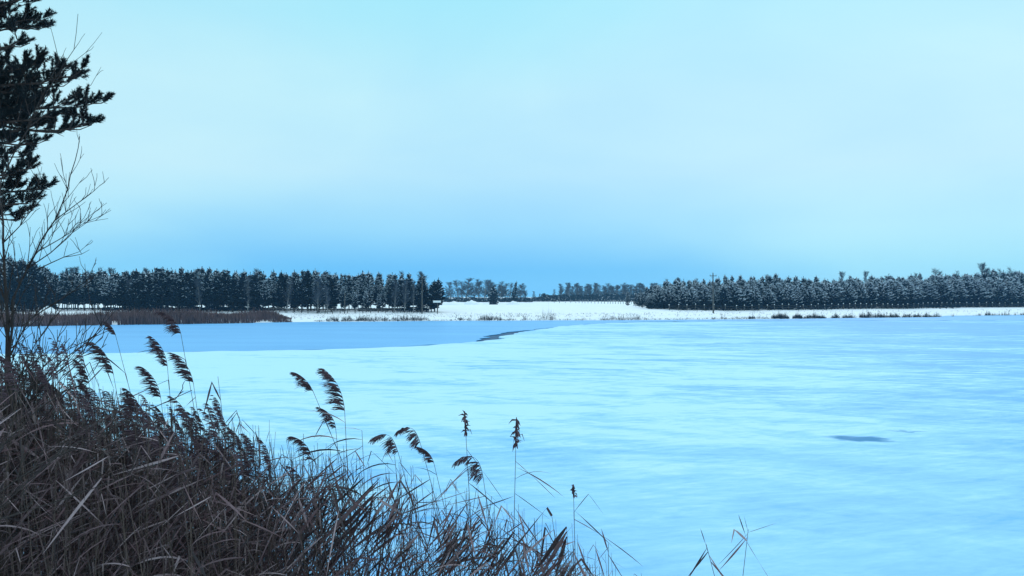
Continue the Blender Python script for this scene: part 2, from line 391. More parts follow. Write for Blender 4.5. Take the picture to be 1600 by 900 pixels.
# ------------------------------------------------------------------ far woods
def limb(mb, p, d, ln, r0, r1, n=4, segs=3, droop=0.0, m=0, wob=.12):
    pts = [p]; 
    for i in range(segs):
        d = (d + Vector((U(-wob, wob), U(-wob, wob), U(-.1, .1) - droop))).normalized()
        pts.append(pts[-1] + d * ln / segs)
    mb.tube(pts, [r0 + (r1 - r0) * i / segs for i in range(segs + 1)], n, m)
    return pts, d
def pine_proto(seed, H, base, wid, snow, dens=1.0, name='pine_tree', lean=0.0, upturn=.35, clump=.3, wind=.0):
    random.seed(seed)
    root = empty(name)
    t = MB(); pts = [Vector((lean * (i / 6) ** 1.5 + .06 * math.sin(i * 2.1 + seed), .05 * math.cos(i * 1.7), H * .97 * i / 6 - (.3 if i == 0 else 0))) for i in range(7)]
    t.tube(pts, [.15 - .135 * i / 6 for i in range(7)], 6)
    c = MB()
    z = base; nb = 0
    def axis(z_): f = max(0, min(1, z_ / H)); return Vector((lean * f ** 1.5, 0, z_))
    while z < H * .985:
        f = (z - base) / (H - base)
        prof = (1 - f ** 1.6) ** .9 * (.55 + .45 * min(1, f * 4)) * wid
        k = int(5 * dens + 1)
        a0 = U(0, 6.28)
        for j in range(k):
            a = a0 + j * 6.283 / k + U(-.4, .4); ln = prof * U(.6, 1.15) + .15
            d = Vector((math.cos(a) + wind, math.sin(a), upturn * U(.3, 1.3) + f * .5 - .1)).normalized()
            p0 = axis(z + U(-.15, .15)); tip = p0 + d * ln
            t.tube([p0, p0 + d * ln * .55 + Vector((0, 0, -.04 * ln)), tip], [.03 * (1 - f * .6), .018, .006], 3)
            ncl = max(2, int(ln / .22 * dens))
            for q in range(ncl):
                s_ = (q + U(.2, .9)) / ncl
                s_ = .25 + .75 * s_
                cc = p0 + d * ln * s_ + Vector((U(-.14, .14), U(-.14, .14), U(-.09, .1)))
                for e in range(3):
                    u = Vector((U(-1, 1), U(-1, 1), U(-.35, .5))).normalized() * clump * U(.5, 1.0)
                    v = Vector((U(-1, 1), U(-1, 1), U(-.8, .9))).normalized() * clump * .38 * U(.5, 1.2)
                    c.quad(cc + Vector((U(-.1, .1), U(-.1, .1), U(-.08, .08))), u, v, 0)
                if rnd() < snow * .75 * max(0, min(1, (f - .15) * 2.2)) * (.55 + .6 * (s_ > .5)):
                    u = (d + Vector((U(-.15, .15), U(-.15, .15), U(.0, .25)))).normalized() * clump * U(.7, 1.5)
                    out_ = Vector((math.cos(a), math.sin(a), 0)); hv = d.cross(Vector((0, 0, 1))).normalized()
                    v = (hv * random.choice((-1, 1)) * .6 + Vector((0, 0, -.75)) + out_ * .2).normalized() * clump * U(.22, .42)
                    cc2 = cc + Vector((0, 0, clump * .38))
                    c.quad(cc2, u, v, 1); c.quad(cc2 + Vector((0, 0, .02)), u * .9, hv * clump * .3, 1)
                    c.quad(cc2 + Vector((0, 0, .01)), u * .8, Vector((-v.x, -v.y, v.z)), 1)
        z += U(.26, .42) * (H / 7) ** .5 / dens ** .3
    # leader
    for q in range(5):
        c.quad(axis(H * (.94 + .03 * q)), Vector((U(-.1, .1), U(-.1, .1), .18)), Vector((.06, U(-.06, .06), 0)), 0)
    t.obj('trunk', [M_bark], root); c.obj('crown', [M_needle_far, M_snowc], root)
    return root, H
def birch_proto(seed, H, spread, name='birch_tree', twm=None):
    random.seed(seed); root = empty(name); t = MB(); c = MB()
    pts, d = limb(t, Vector((0, 0, -.3)), Vector((U(-.05, .05), U(-.05, .05), 1)).normalized(), H * .95, H * .014, H * .004, 5, 7, wob=.05)
    for i in range(46):
        f = U(.22, 1.0); k = min(6, int(f * 7)); q = pts[k].lerp(pts[k + 1], f * 7 - k) if k < 7 else pts[-1]
        a = U(0, 6.28); ln = spread * (1.15 - f) ** .7 * U(.6, 1.1) + .3
        dd = Vector((math.cos(a) * .65, math.sin(a) * .65, U(.7, 1.3))).normalized()
        bp, de = limb(t, q, dd, ln, H * .004, H * .0012, 3, 3, .02)
        for s_ in range(20):
            g_ = U(.25, 1); k2 = min(2, int(g_ * 3)); qq = bp[k2].lerp(bp[k2 + 1], g_ * 3 - k2)
            a2 = U(0, 6.28); e = (dd + Vector((math.cos(a2), math.sin(a2), U(-.2, .9))) * .9).normalized()
            l2 = U(.4, 1.1) * H / 11
            sd = e.cross(Vector((0, 1, .2))).normalized()
            mid_ = qq + e * l2 * .5 + Vector((0, 0, .03)); tp = qq + e * l2 + Vector((U(-.1, .1), 0, -.1))
            c.strip([qq, mid_, tp], [.022 * H / 11, .017 * H / 11, .006], [sd] * 3)
            for s3 in range(2):
                e3 = (e + Vector((U(-1, 1), U(-1, 1), U(-.8, .5)))).normalized(); c.strip([mid_, mid_ + e3 * l2 * .5], [.014 * H / 11, .005], [e3.cross(Vector((0, 1, .1))).normalized()] * 2)
    t.obj('trunk', [M_birch], root); c.obj('crown', [M_birchtwig], root)
    return root, H
used = set()
def place(proto, x, y, H, label, cat, group, rz=None, dz=-.05, sq=1.0):
    root, h0 = proto
    if root.name in used: o = copy_tree(root)
    else: o = root; used.add(root.name)
    s = H / h0; o.location = (x, y, hgt(x, y) + dz); o.scale = (s * sq, s * sq, s); o.rotation_euler = (0, 0, U(0, 6.28) if rz is None else rz)
    tag(o, label, cat, group); return o
PR = [pine_proto(100 + i, 7, .35, U(1.8, 2.4), 1.15, 1.1, wind=.55, clump=.36, upturn=.5) for i in range(7)]      # snowy plantation
PD = [pine_proto(200 + i, 8.5, (.8, 1.5, 1.1)[i % 3], U(1.6, 2.2), .10, 1.15, clump=.32) for i in range(6)]              # darker, a little snow
PS = [pine_proto(300 + i, 8.5, 1.7, U(1.6, 2.0), .8, 1.1, clump=.32) for i in range(4)]                # well snowed, left wood
random.seed(5)
# right wood: front line of young pines then taller rows
import numpy as np
class Wood:
    '''many trees too many to pick out, gathered in one object'''
    def __init__(s): s.V = []; s.F = []; s.M = []; s.n = 0
    def add(s, proto, x, y, z, sx, sz, rz):
        v, f, m = proto; c_, q_ = math.cos(rz), math.sin(rz)
        w_ = np.empty_like(v); w_[:, 0] = (v[:, 0] * c_ - v[:, 1] * q_) * sx + x; w_[:, 1] = (v[:, 0] * q_ + v[:, 1] * c_) * sx + y; w_[:, 2] = v[:, 2] * sz + z
        s.V.append(w_); s.F.append(f + s.n); s.M.append(m); s.n += len(v)
    def build(s, name, mats, label):
        v = np.concatenate(s.V); f = np.concatenate(s.F); m = np.concatenate(s.M); me = bpy.data.meshes.new(name)
        me.vertices.add(len(v)); me.vertices.foreach_set('co', v.ravel()); me.loops.add(f.size); me.loops.foreach_set('vertex_index', f.ravel())
        me.polygons.add(len(f)); me.polygons.foreach_set('loop_start', np.arange(0, f.size, 4, dtype=np.int32)); me.polygons.foreach_set('material_index', m)
        for q_ in mats: me.materials.append(q_)
        me.update(calc_edges=True); o = bpy.data.objects.new(name, me); col.objects.link(o); return tag(o, label, kind='stuff')
def wood_proto(seed, **k):
    base_ = k.pop('base', .6); root, H = pine_proto(seed, 8, base_, **k); me = [c_ for c_ in root.children if c_.name.startswith('crown')][0].data
    v = np.array([tuple(q_.co) for q_ in me.vertices]); f = np.array([tuple(p_.vertices) for p_ in me.polygons], dtype=np.int32); m = np.array([p_.material_index for p_ in me.polygons], dtype=np.int32)
    tv = np.array([(-.1, 0, -.3), (.1, 0, -.3), (.07, 0, 4), (-.07, 0, 4), (0, -.1, -.3), (0, .1, -.3), (0, .07, 4), (0, -.07, 4)]); tf = np.array([(0, 1, 2, 3), (4, 5, 6, 7)], dtype=np.int32) + len(v)
    for c_ in list(root.children): bpy.data.objects.remove(c_)
    bpy.data.objects.remove(root)
    return np.concatenate([v, tv]), np.concatenate([f, tf]), np.concatenate([m, [0, 0]]).astype(np.int32)
WP = [wood_proto(150 + i, wid=U(1.5, 2.1), snow=.6, dens=.75, clump=.42, upturn=.4) for i in range(5)]
WQ = [wood_proto(170 + i, base=1.5, wid=U(1.5, 2.1), snow=.5, dens=.75, clump=.42, upturn=.4) for i in range(4)]
WR, WL = Wood(), Wood()
random.seed(5)
def base_y_right(px): return lerp_tab([(1005, 476), (1040, 480), (1100, 482.5), (1600, 483)], px)
fr = [(1005, 463), (1025, 455), (1045, 448), (1100, 446), (1250, 444), (1400, 441), (1600, 437)]
bk = [(980, 462), (1005, 454), (1030, 446), (1055, 441), (1100, 438), (1200, 434), (1300, 437), (1400, 433), (1500, 430), (1600, 426), (1700, 424)]
rowsR = [(0, 0.0, 16), (3.4, .22, 17), (8, .5, 18), (14, .8, 15), (21, 1.0, 15), (28, .95, 14), (36, 1.0, 15)]
for ri, (dd, mixf, step) in enumerate(rowsR):
    px = (1012, 1014, 1012, 1004, 996, 990, 984)[ri]
    while px < 1640 + ri * 6:
        d0 = lerp_tab([(980, 172), (1005, 161), (1060, 150), (1150, 150), (1300, 160), (1500, 184), (1650, 190)], px)
        d = d0 + dd + U(-1.3, 1.3); x = (px + U(-4, 4) - 800) / FOC * d
        yt = lerp_tab(fr, px) * (1 - mixf) + lerp_tab(bk, px) * mixf + random.gauss(0, 2.8) + 1.5 + 3 * noise.noise(Vector((px * .02, ri, 4)))
        zt = CAMZ + (HZ - yt) / FOC * d; H = max(2.5, zt - hgt(x, d))
        if ri < 3: place(random.choice(PR), x, d, H, 'snow laden young pine in the fenced plantation on the right', 'pine tree', 'pines of the fenced plantation', rz=U(-.5, .5), sq=U(.85, 1.4) * (7 / H) ** .5)
        else: WR.add(random.choice(WP), x, d, hgt(x, d), H / 8 * U(.8, 1.2), H / 8, U(0, 6.28))
        px += step * U(.8, 1.2)
# left wood
WR.build('pine_wood', [M_needle_far, M_snowc], 'rows of pines crowding behind the front of the plantation')
topL = [(-60, 404), (20, 404), (60, 410), (80, 432), (110, 428), (160, 425), (190, 428), (240, 421), (330, 422), (400, 427), (470, 426), (560, 428), (640, 432), (675, 437), (690, 447)]
rowsL = [(0, .0, 19), (4.0, .3, 19), (8.5, .6, 20), (14, .85, 15), (20, 1.0, 15), (27, 1.0, 15)]
for ri, (dd, mixf, step) in enumerate(rowsL):
    px = -40 + ri * 5.0
    while px < 688 - ri * 6:
        d0 = lerp_tab([(0, 128), (300, 130), (500, 133), (700, 137)], px)
        d = d0 + dd + U(-1, 1); x = (px + U(-4, 4) - 800) / FOC * d
        gapz = 88 < px < 165
        if gapz and ri < 3: px += step; continue
        yt = lerp_tab(topL, px) + (1 - mixf) * U(3, 15) + U(-2, 5) + 4 * noise.noise(Vector((px * .025, ri, 8)))
        if 520 < px < 612 and ri < 2: yt += 14
        zt = CAMZ + (HZ - yt) / FOC * d; H = zt - hgt(x, d)
        if ri >= 3:
            WL.add(random.choice(WQ), x, d, hgt(x, d), H / 8 * U(.8, 1.2), H / 8, U(0, 6.28)); px += step * U(.8, 1.25); continue
        snowy = (160 < px < 185) or (520 < px < 612) or (ri >= 2 and px > 180 and rnd() < .7) or rnd() < .08
        if snowy: place(random.choice(PS), x, d, H, 'snow dusted pine standing in the dark wood left of the field', 'pine tree', 'snow dusted pines of the left wood')
        else: place(random.choice(PD), x, d, H, 'dark pine standing in the wood left of the field', 'pine tree', 'dark pines of the left wood', sq=U(.8, 1.6))
        px += step * U(.8, 1.25)
WL.build('pine_wood', [M_needle_far, M_snowc], 'rows of pines crowding behind the front of the left wood')
# single marked pines
e1 = pine_proto(401, 8, 2.0, 2.3, .15, 1.1, lean=.3, clump=.34)
p = PX(686, 486, 134); place(e1, p.x - .5, 136, 6.0, 'ragged dark pine at the very end of the left wood, beside the field', 'pine tree', None, 0)
e2 = pine_proto(402, 9, .8, 1.3, .12, .9, lean=1.3, clump=.4)
p = PX(802, 473, 262); place(e2, p.x, 262, 7.6, 'lone dark pine leaning right in front of the bare birches', 'pine tree', None, 0)
e3 = pine_proto(403, 6, .15, 2.0, .15, 1.3, name='spruce_tree', upturn=.05, clump=.4)
p = PX(771, 476, 240); place(e3, p.x, 240, 5.6, 'small dark bushy spruce alone at the field edge', 'spruce tree', None, 0)
e4 = pine_proto(404, 7, .5, 1.5, .04, 1.4, clump=.34)
p = PX(1129, 483, 149); place(e4, p.x, 148.5, 4.6, 'snow free dark pine next to the tall power pole', 'pine tree', None, 0)

# bare birches: far line, and tops over the woods
BP = [birch_proto(500 + i, 11, U(2.2, 3.0)) for i in range(6)]
random.seed(21)
for px, yt, d in ((704, 441, 330), (716, 437, 335), (727, 435, 330), (741, 441, 345), (748, 437, 340), (757, 437, 338), (764, 438, 352), (773, 441, 345), (781, 440, 335), (789, 443, 350), (797, 441, 345), (813, 443, 340), (820, 445, 350), (722, 440, 350), (734, 443, 352), (768, 443, 352), (776, 444, 350), (785, 444, 345), (807, 447, 352)):
    x = (px - 800) / FOC * d; H = CAMZ + (HZ - yt) / FOC * d - hgt(x, d)
    place(random.choice(BP), x, d, H, 'bare birch in the far clump behind the snowy field', 'birch tree', 'birches of the far clump', sq=U(1.5, 2.1))
for px, yt in ((835, 455), (843, 459), (865, 452)):
    d = 360; x = (px - 800) / FOC * d; H = CAMZ + (HZ - yt) / FOC * d - hgt(x, d)
    place(random.choice(BP), x, d, H, 'small bare birch in the low gap between the two woods', 'birch tree', 'small birches in the gap', sq=1.3)
for i in range(42):
    px = 876 + i * 3.7 + U(-3, 3); d = U(370, 410); yt = 443 + U(-1.5, 5) + (4 if i == 2 else 0); x = (px - 800) / FOC * d; H = CAMZ + (HZ - yt) / FOC * d - hgt(x, d)
    place(random.choice(BP), x, d, H, 'bare birch over the dark thicket beyond the field', 'birch tree', 'birches over the far thicket', sq=U(1.2, 1.9))
for px, yt, dd in ((1043, 436, 50), (1058, 433, 50), (1090, 435, 50), (1202, 430, 50), (1315, 425, 50), (1351, 424, 50), (1385, 430, 50), (1432, 427, 50), (1466, 420, 50), (1472, 424, 52), (1489, 422, 50), (1507, 430, 50), (1536, 412, 50), (1548, 418, 50), (1567, 420, 50), (1583, 418, 50), (1594, 424, 50)):
    d = 200 + dd * (.2 if px < 1300 else .5); x = (px - 800) / FOC * d; H = CAMZ + (HZ - yt) / FOC * d - hgt(x, d)
    place(random.choice(BP), x, d, H, 'bare birch top rising above the fenced plantation', 'birch tree', 'birches behind the plantation', sq=U(.8, 1.1))
for px, yt in ((98, 417), (108, 419), (118, 418), (140, 424), (165, 416), (173, 419), (222, 418), (397, 420), (403, 424), (500, 424), (624, 424), (658, 425), (664, 427)):
    d = 170; x = (px - 800) / FOC * d; H = CAMZ + (HZ - yt) / FOC * d - hgt(x, d)
    place(random.choice(BP), x, d, H, 'bare birch top rising above the pine wood left of the field', 'birch tree', 'birches behind the left wood', sq=U(.8, 1.1))
for px, yt in ((92, 440), (101, 436), (112, 432), (122, 436), (131, 433), (144, 434), (153, 430)):
    d = 150; x = (px - 800) / FOC * d; H = CAMZ + (HZ - yt) / FOC * d - hgt(x, d)
    place(random.choice(BP), x, d, H, 'bare birch filling the opening in the left pine wood', 'birch tree', 'birches in the left opening', sq=U(.9, 1.2))

for px, yt, d in ((214, 436, 131), (262, 440, 132), (318, 434, 131), (392, 432, 132), (452, 437, 131), (500, 436, 132), (515, 441, 131), (618, 438, 134), (634, 436, 135), (648, 437, 134)):
    x = (px - 800) / FOC * d; H = CAMZ + (HZ - yt) / FOC * d - hgt(x, d)
    place(random.choice(BP), x, d - 1.5, H, 'bare birch standing at the front edge of the left pine wood', 'birch tree', 'birches along the left wood edge', sq=U(.8, 1.2))

# thicket beyond the field and brush and dark fill at the foot of the woods: nobody could count it
def scrub(name, label, regions, mats, seed, snow=.0):
    random.seed(seed); c = MB()
    for (pxa, pxb, da, db, y0, y1, n_, s_) in regions:
        for i in range(n_):
            px = U(pxa, pxb); d = U(da, db); x = (px - 800) / FOC * d; gz = hgt(x, d)
            top = CAMZ + (HZ - lerp_tab(((pxa, y0), (pxb, y1)), px)) / FOC * d - gz
            top *= .75 + .35 * noise.noise(Vector((px * .09, 4, seed)))+ .12 * noise.noise(Vector((px * .5, 4, seed)))
            z = gz + top * rnd() ** .8
            u = Vector((U(-1, 1), U(-1, 1), U(-.6, .9))).normalized() * s_; v = Vector((U(-1, 1), U(-1, 1), U(-.6, .8))).normalized() * s_ * .35
            c.quad(Vector((x, d, z)), u, v, 1 if rnd() < snow else 0)
    return tag(c.obj(name, mats), label, kind='stuff')
scrub('thicket', 'low dark thicket stretching beyond the snowy field', [(846, 1025, 350, 366, 458, 456, 13000, .4), (815, 852, 350, 365, 466, 460, 1800, .35), (680, 832, 318, 330, 464, 463, 8000, .36), (696, 824, 338, 352, 447, 449, 2600, .34), (884, 1020, 385, 400, 450, 448, 3400, .36)], [M_needle_far, M_snowc], 3, .04)
scrub('dark_fill', 'dark brush added beneath the plantation pines to darken the gaps', [(1012, 1060, 156, 175, 476, 474, 700, .22), (1050, 1300, 154, 172, 474, 474, 5200, .24), (1300, 1500, 172, 200, 474, 474, 4200, .26), (1500, 1660, 190, 215, 474, 473, 3600, .28)], [M_needle_far, M_snowc], 4, .02)  # brush added to keep the gaps between the plantation trunks dark
scrub('brush', 'dark brush among the trunks of the left pine wood', [(160, 430, 134, 150, 479, 479, 6500, .2), (430, 560, 140, 160, 483, 483, 700, .2), (560, 670, 135, 150, 480, 481, 2600, .18), (90, 165, 150, 165, 481, 481, 500, .2), (0, 90, 131, 142, 472, 476, 1300, .2)], [M_needle_far, M_snowc], 6, .02)

# ------------------------------------------------------------------ far shore vegetation
def blade(c, p, h, lean, wd, m=0):
    sd = Vector((1, 0, 0)) if rnd() < .6 else Vector((.6, .8, 0))
    c.strip([p, p + Vector((lean.x * .4, lean.y * .4, h * .6)), p + Vector((lean.x, lean.y, h))], [wd, wd * .8, wd * .2], [sd] * 3, m)
random.seed(31); c = MB()
for i in range(15000):
    px = U(-60, 456) if rnd() < .9 else U(180, 456)
    x = (px - 800) / FOC * 104; s_ = U(-2.6, 9) if px < 400 else U(-1.5, 2 + (456 - px) * .06)
    y = shore(x) + s_
    x = (px - 800) / FOC * y
    if 175 < px < 184 and s_ < .4: continue
    hh = (U(.7, 1.35) + .8 * noise.noise(Vector((x * .10, y * .10, 2))) + (.5 if rnd() < .06 else 0)) * (1 if px < 425 else max(.2, (460 - px) / 35))
    z0 = max(-.1, hgt(x, y)); blade(c, Vector((x, y, z0 - .05)), hh, Vector((U(-.35, .1), U(-.1, .1), 0)), U(.018, .045))
tag(c.obj('reed_belt', [M_farreed]), 'brown reed belt fringing the far left shore', kind='stuff')
c = MB(); random.seed(32)
def tufts(pa, pb, n_, sa, sb, h0, h1, wd=.03, dens=3):
    for i in range(n_):
        px = U(pa, pb); d0 = shore((px - 800) / FOC * 122); x = (px - 800) / FOC * d0; y = shore(x) + U(sa, sb); x = (px - 800) / FOC * y
        vv = .5 + 1.1 * noise.noise(Vector((px * .13, h1 * 7, 3))) + .5 * noise.noise(Vector((px * .6, h0, 8)))
        if vv < rnd() * .25: continue
        h_ = .45 + .75 * max(0, vv) * min(1, min(px - pa, pb - px) / 6 + .25)
        for k in range(dens):
            blade(c, Vector((x + U(-.15, .15), y + U(-.1, .1), hgt(x, y) - .04)), U(h0, h1) * h_ * .85 * (1 if rnd() < .8 else 1.6), Vector((U(-.2, .2), 0, 0)), U(wd * .35, wd * .75))
tufts(490, 1600, 1500, -.1, .5, .1, .32); tufts(455, 1040, 800, .6, 14, .12, .32)
tufts(510, 670, 550, 0, 1.2, .2, .65); tufts(748, 784, 90, 0, 1, .25, .9); tufts(715, 735, 70, 0, 1, .2, .4); tufts(845, 868, 50, .2, 1.2, .6, 1.7, .02, 2)
tufts(818, 824, 12, .2, .8, .8, 1.6, .02, 2); tufts(1040, 1600, 500, 2, 20, .12, .35)
tufts(1170, 1178, 70, 0, .6, .4, 1.1); tufts(1205, 1232, 260, 0, 1, .3, 1.0); tufts(1238, 1290, 420, 0, 1, .3, .8); tufts(1300, 1456, 1000, -.2, 1.2, .2, .9, .035); tufts(1456, 1610, 1000, 0, 1.6, .3, 1.1, .04)
tufts(1110, 1200, 160, 0, 1, .2, .5); tufts(940, 1010, 120, 0, .8, .3, .8, .02)
tag(c.obj('shore_grass', [M_tuft]), 'dry grass tufts poking through snow along the far waterline', kind='stuff')

# ------------------------------------------------------------------ fences, poles, sign
def fence(pts, step, h, label, rad, cap, rail):
    root = empty('fence', (*pts[0], hgt(*pts[0])))
    o0 = root.location.copy(); tot = []
    for (a, b), (c_, d) in zip(pts, pts[1:]):
        n_ = max(1, round(math.hypot(c_ - a, d - b) / step))
        tot += [(a + (c_ - a) * i / n_, b + (d - b) * i / n_) for i in range(n_)]
    tot.append(pts[-1])
    tops = []
    for i, (x, y) in enumerate(tot[:100]):
        x += U(-.12, .12); z = hgt(x, y); hh = h * U(.88, 1.1); t = Vector((U(-.06, .06), 0, hh))
        mb = MB(); p0 = Vector((x, y, z - .3)) - o0; p1 = Vector((x, y, z)) + t - o0
        mb.tube([p0, p1], [rad, rad * .9], 6); po = mb.obj('post', [M_post], root); tops.append(p1)
        if cap:
            mb = MB(); mb.tube([p1 + Vector((0, 0, -.0)), p1 + Vector((0, 0, cap * .6)), p1 + Vector((0, 0, cap))], [rad * 1.25, rad * 1.35, rad * .4], 6); mb.obj('snow_cap', [M_snow], po)
    for k, f in enumerate(rail):
        mb = MB()
        for p, q in zip(tops, tops[1:]):
            mb.tube([p + Vector((0, -.06, -h * f)), q + Vector((0, -.06, -h * f))], .05 if rail[0] == .12 else .02, 4)
        mb.obj('rail' if rail[0] == .12 else 'wire', [M_post], root)
    tag(root, label, 'fence')
random.seed(41)
def fp(px, d): return ((px - 800) / FOC * d, d)
fence([fp(1046, 147), fp(1100, 147.5), fp(1150, 147.5), fp(1300, 157), fp(1500, 181), fp(1640, 187)], 1.95, 1.1, 'long post fence with snow capped posts in front of the plantation pines', .075, .16, (.2, .55))
fence([fp(866, 285), fp(900, 283), fp(950, 262), fp(1000, 235), fp(1030, 195)], 2.35, 1.15, 'post fence crossing the open snowy field before the dark thicket', .08, .14, (.3,))
fence([fp(420, 129.5), fp(520, 130), fp(625, 133)], 1.35, .85, 'low dark rail fence along the foot of the left pine wood', .06, 0, (.12, .5))
def pole(px, d, ytop, arm, label, rad=.11, lean=0):
    x, y = fp(px, d); z = hgt(x, y); H = CAMZ + (HZ - ytop) / FOC * d - z
    root = empty('utility_pole', (x, y, z)); mb = MB()
    mb.tube([Vector((0, 0, -.4)), Vector((lean * .5, 0, H * .5)), Vector((lean, 0, H))], [rad * 1.2, rad, rad * .75], 8); mb.obj('post', [M_post], root)
    if arm:
        mb = MB(); mb.box(lean - .65, lean + .65, -.16, -.08, H - .55, H - .43); a = mb.obj('crossarm', [M_post], root)
        for s_ in (-.55, 0.0, .55):
            mb = MB(); zz = H - .43 if s_ else H
            mb.tube([Vector((lean + s_, -.12 if s_ else 0, zz)), Vector((lean + s_, -.12 if s_ else 0, zz + .12)), Vector((lean + s_, -.12 if s_ else 0, zz + .22))], [.03, .06, .03], 6); mb.obj('insulator', [M_metal], a)
        mb = MB(); mb.tube([Vector((lean - .5, -.11, H - .5)), Vector((lean, -.09, H - 1.1))], .02, 4); mb.obj('brace', [M_metal], root)
    tag(root, label, 'utility pole', 'wooden poles along the far shore')
pole(1114.5, 139, 427, True, 'tall power pole with crossarm standing in front of the plantation', .13, -.05)
pole(659.5, 131, 430, False, 'tall thin wooden pole near the end of the left pine wood', .09)
pole(538.5, 130, 457, False, 'short thin wooden pole in front of the left pine wood', .08, .03)
x, y = fp(683.5, 131.5); z = hgt(x, y); root = empty('sign_board', (x, y, z))
mb = MB(); mb.tube([Vector((0, 0, -.3)), Vector((0, 0, 2.3))], .06, 6); mb.obj('post', [M_post], root)
mb = MB(); mb.box(-.75, .62, -.10, -.062, 2.02, 2.3); bd = mb.obj('board', [M_white], root)
mb = MB(); mb.box(-.77, .64, -.14, .04, 2.305, 2.38); mb.obj('snow_cap', [M_snow], bd)
tag(root, 'small white board on a post beside the last pine of the wood', 'sign')

# ------------------------------------------------------------------ near pine, upper left
random.seed(51)
PD0 = 9.5
tx = PX(-150, 300, PD0).x
root = empty('pine_tree', (tx, PD0, hgt(tx, PD0))); O = root.location.copy()
t = MB(); H0 = 13.5
t.tube([Vector((.05 * math.sin(i), .04 * math.cos(2 * i), -.3 + H0 * i / 10)) for i in range(11)], [.21 - .018 * i for i in range(11)], 12)
ND = MB(); WD = MB()
def tuft(p, d, ln, n_=46, sp=.075):
    n_ = int(n_ * 1.9); sp *= .62; ln *= .9; d = (d + Vector((0, 0, .25))).normalized()
    a = d.cross(Vector((.3, 1, .2))).normalized(); b = d.cross(a)
    for i in range(n_):
        s_ = rnd(); q = 6.283 * rnd(); out_ = (a * math.cos(q) + b * math.sin(q))
        e = (d * U(.5, 1.2) + out_ * U(.5, 1.1)).normalized(); p0 = p + d * ln * s_
        tip = p0 + e * sp * U(.7, 1.2); sd = e.cross(Vector((U(-1, 1), 1, U(-1, 1)))).normalized() * .0042
        ND.tri(p0 - sd, p0 + sd, tip)
def bough(z0, tip, r0=.035, ntw=13, start=.3, sc=1.0, sz=1.0):
    """limb from the trunk out to tip; tip is in tree space"""
    p0 = Vector((0, 0, z0)); v = tip - p0; ln = v.length; n_ = 9
    pts = []
    for i in range(n_ + 1):
        f = i / n_; pts.append(p0 + v * f + Vector((0, 0, -.16 * ln * .35 * math.sin(f * math.pi))) + Vector((U(-.03, .03), U(-.05, .05), U(-.03, .03))) * (0 < f < 1))
    WD.tube(pts, [r0 * (1 - .8 * i / n_) for i in range(n_ + 1)], 6)
    dirv = v.normalized()
    for k in range(ntw):
        f = start + (1 - start) * (k + U(.1, .9)) / ntw; i = min(n_ - 1, int(f * n_)); q = pts[i].lerp(pts[i + 1], f * n_ - i)
        side = -1 if k % 2 else 1
        az = Vector((-dirv.y, dirv.x, 0)) * side
        e = (dirv * U(.5, 1) + az * U(.3, 1.1) + Vector((0, 0, U(-.05, .45)))).normalized(); l2 = U(.25, .6) * sc * (1.25 - .6 * f)
        m1 = q + e * l2 * .55; m2 = q + e * l2 + Vector((0, 0, .06))
        WD.tube([q, m1, m2], [.009, .006, .004], 4)
        for s_ in range(int(7 * sc)):
            g_ = U(.2, 1); r_ = q.lerp(m2, g_)
            e2 = (e * .8 + Vector((U(-.8, .8), U(-.8, .8), U(-.15, .8)))).normalized(); l3 = U(.06, .2)
            WD.tube([r_, r_ + e2 * l3], [.004, .003], 3)
            (rnd() < .85) and tuft(r_ + e2 * l3 * .4, (e2 + Vector((0, 0, .35))).normalized(), .11 * sz, 44, .07 * sz)
            if rnd() < .5: tuft(r_, e2, .1, 24)
        tuft(m2 - e * .05, (e + Vector((0, 0, .4))).normalized(), .13 * sz, 50, .07 * sz)
    tuft(pts[-1] - dirv * .05, (dirv + Vector((0, 0, .25))).normalized(), .15, 60)
def BT(px, py, d): return PX(px, py, d) - O
for (px, py, d, zdrop, ntw, st, sc) in (
    (52, -8, 9.3, -.3, 15, .3, 1.0), (62, 28, 9.6, -.25, 14, .35, .9), (40, 62, 9.0, -.1, 13, .3, .9), (72, 40, 9.9, .1, 7, .5, .6),
    (66, 98, 9.6, -.2, 13, .4, .9), (138, 118, 9.3, .15, 18, .35, .85), (110, 108, 9.9, -.1, 14, .4, .7), (105, 134, 9.5, .1, 14, .4, .6),
    (172, 160, 9.4, .15, 22, .35, .9), (160, 190, 9.1, .1, 18, .4, .8), (122, 200, 9.7, .3, 16, .3, .8), (70, 165, 9.8, .1, 15, .2, 1.0), (90, 180, 9.0, .2, 14, .3, .9),
    (62, 222, 9.3, .2, 15, .3, .9), (48, 245, 9.8, .2, 13, .3, .9), (66, 262, 9.1, .1, 13, .4, .7), (40, 275, 9.6, .2, 12, .3, .8),
    (80, 295, 9.4, .25, 15, .4, .7), (55, 318, 9.1, .3, 13, .4, .7), (30, 335, 9.6, .3, 12, .3, .7), (36, 345, 9.3, .35, 10, .5, .5)):
    tp = BT(px - 6 - px * .10, py, d); bough(tp.z + zdrop, tp, .032, max(5, int(ntw * .8)), st, sc * .9)
for i in range(34):                                       # the rest of the crown, round the other sides
    a = U(R(75), R(285)); z0 = U(4.6, 12.8); rr = 2.0 * (1 - ((z0 - 4.6) / 9) ** 2) + .5
    bough(z0, Vector((math.cos(a) * rr, math.sin(a) * rr, z0 + U(-.1, .6))), .04, 10, .3, 1.0, 1.3)
for i in range(12):
    a = U(R(-70), R(70)); z0 = U(8.9, 12.8); rr = 2.0 * (1 - ((z0 - 4.6) / 9) ** 2) + .5
    bough(z0, Vector((math.cos(a) * rr, math.sin(a) * rr, z0 + U(0, .6))), .04, 10, .3, 1.0, 1.3)
t.obj('trunk', [M_bark], root, True); WD.obj('branch', [M_bark], root); ND.obj('crown', [M_needle], root)
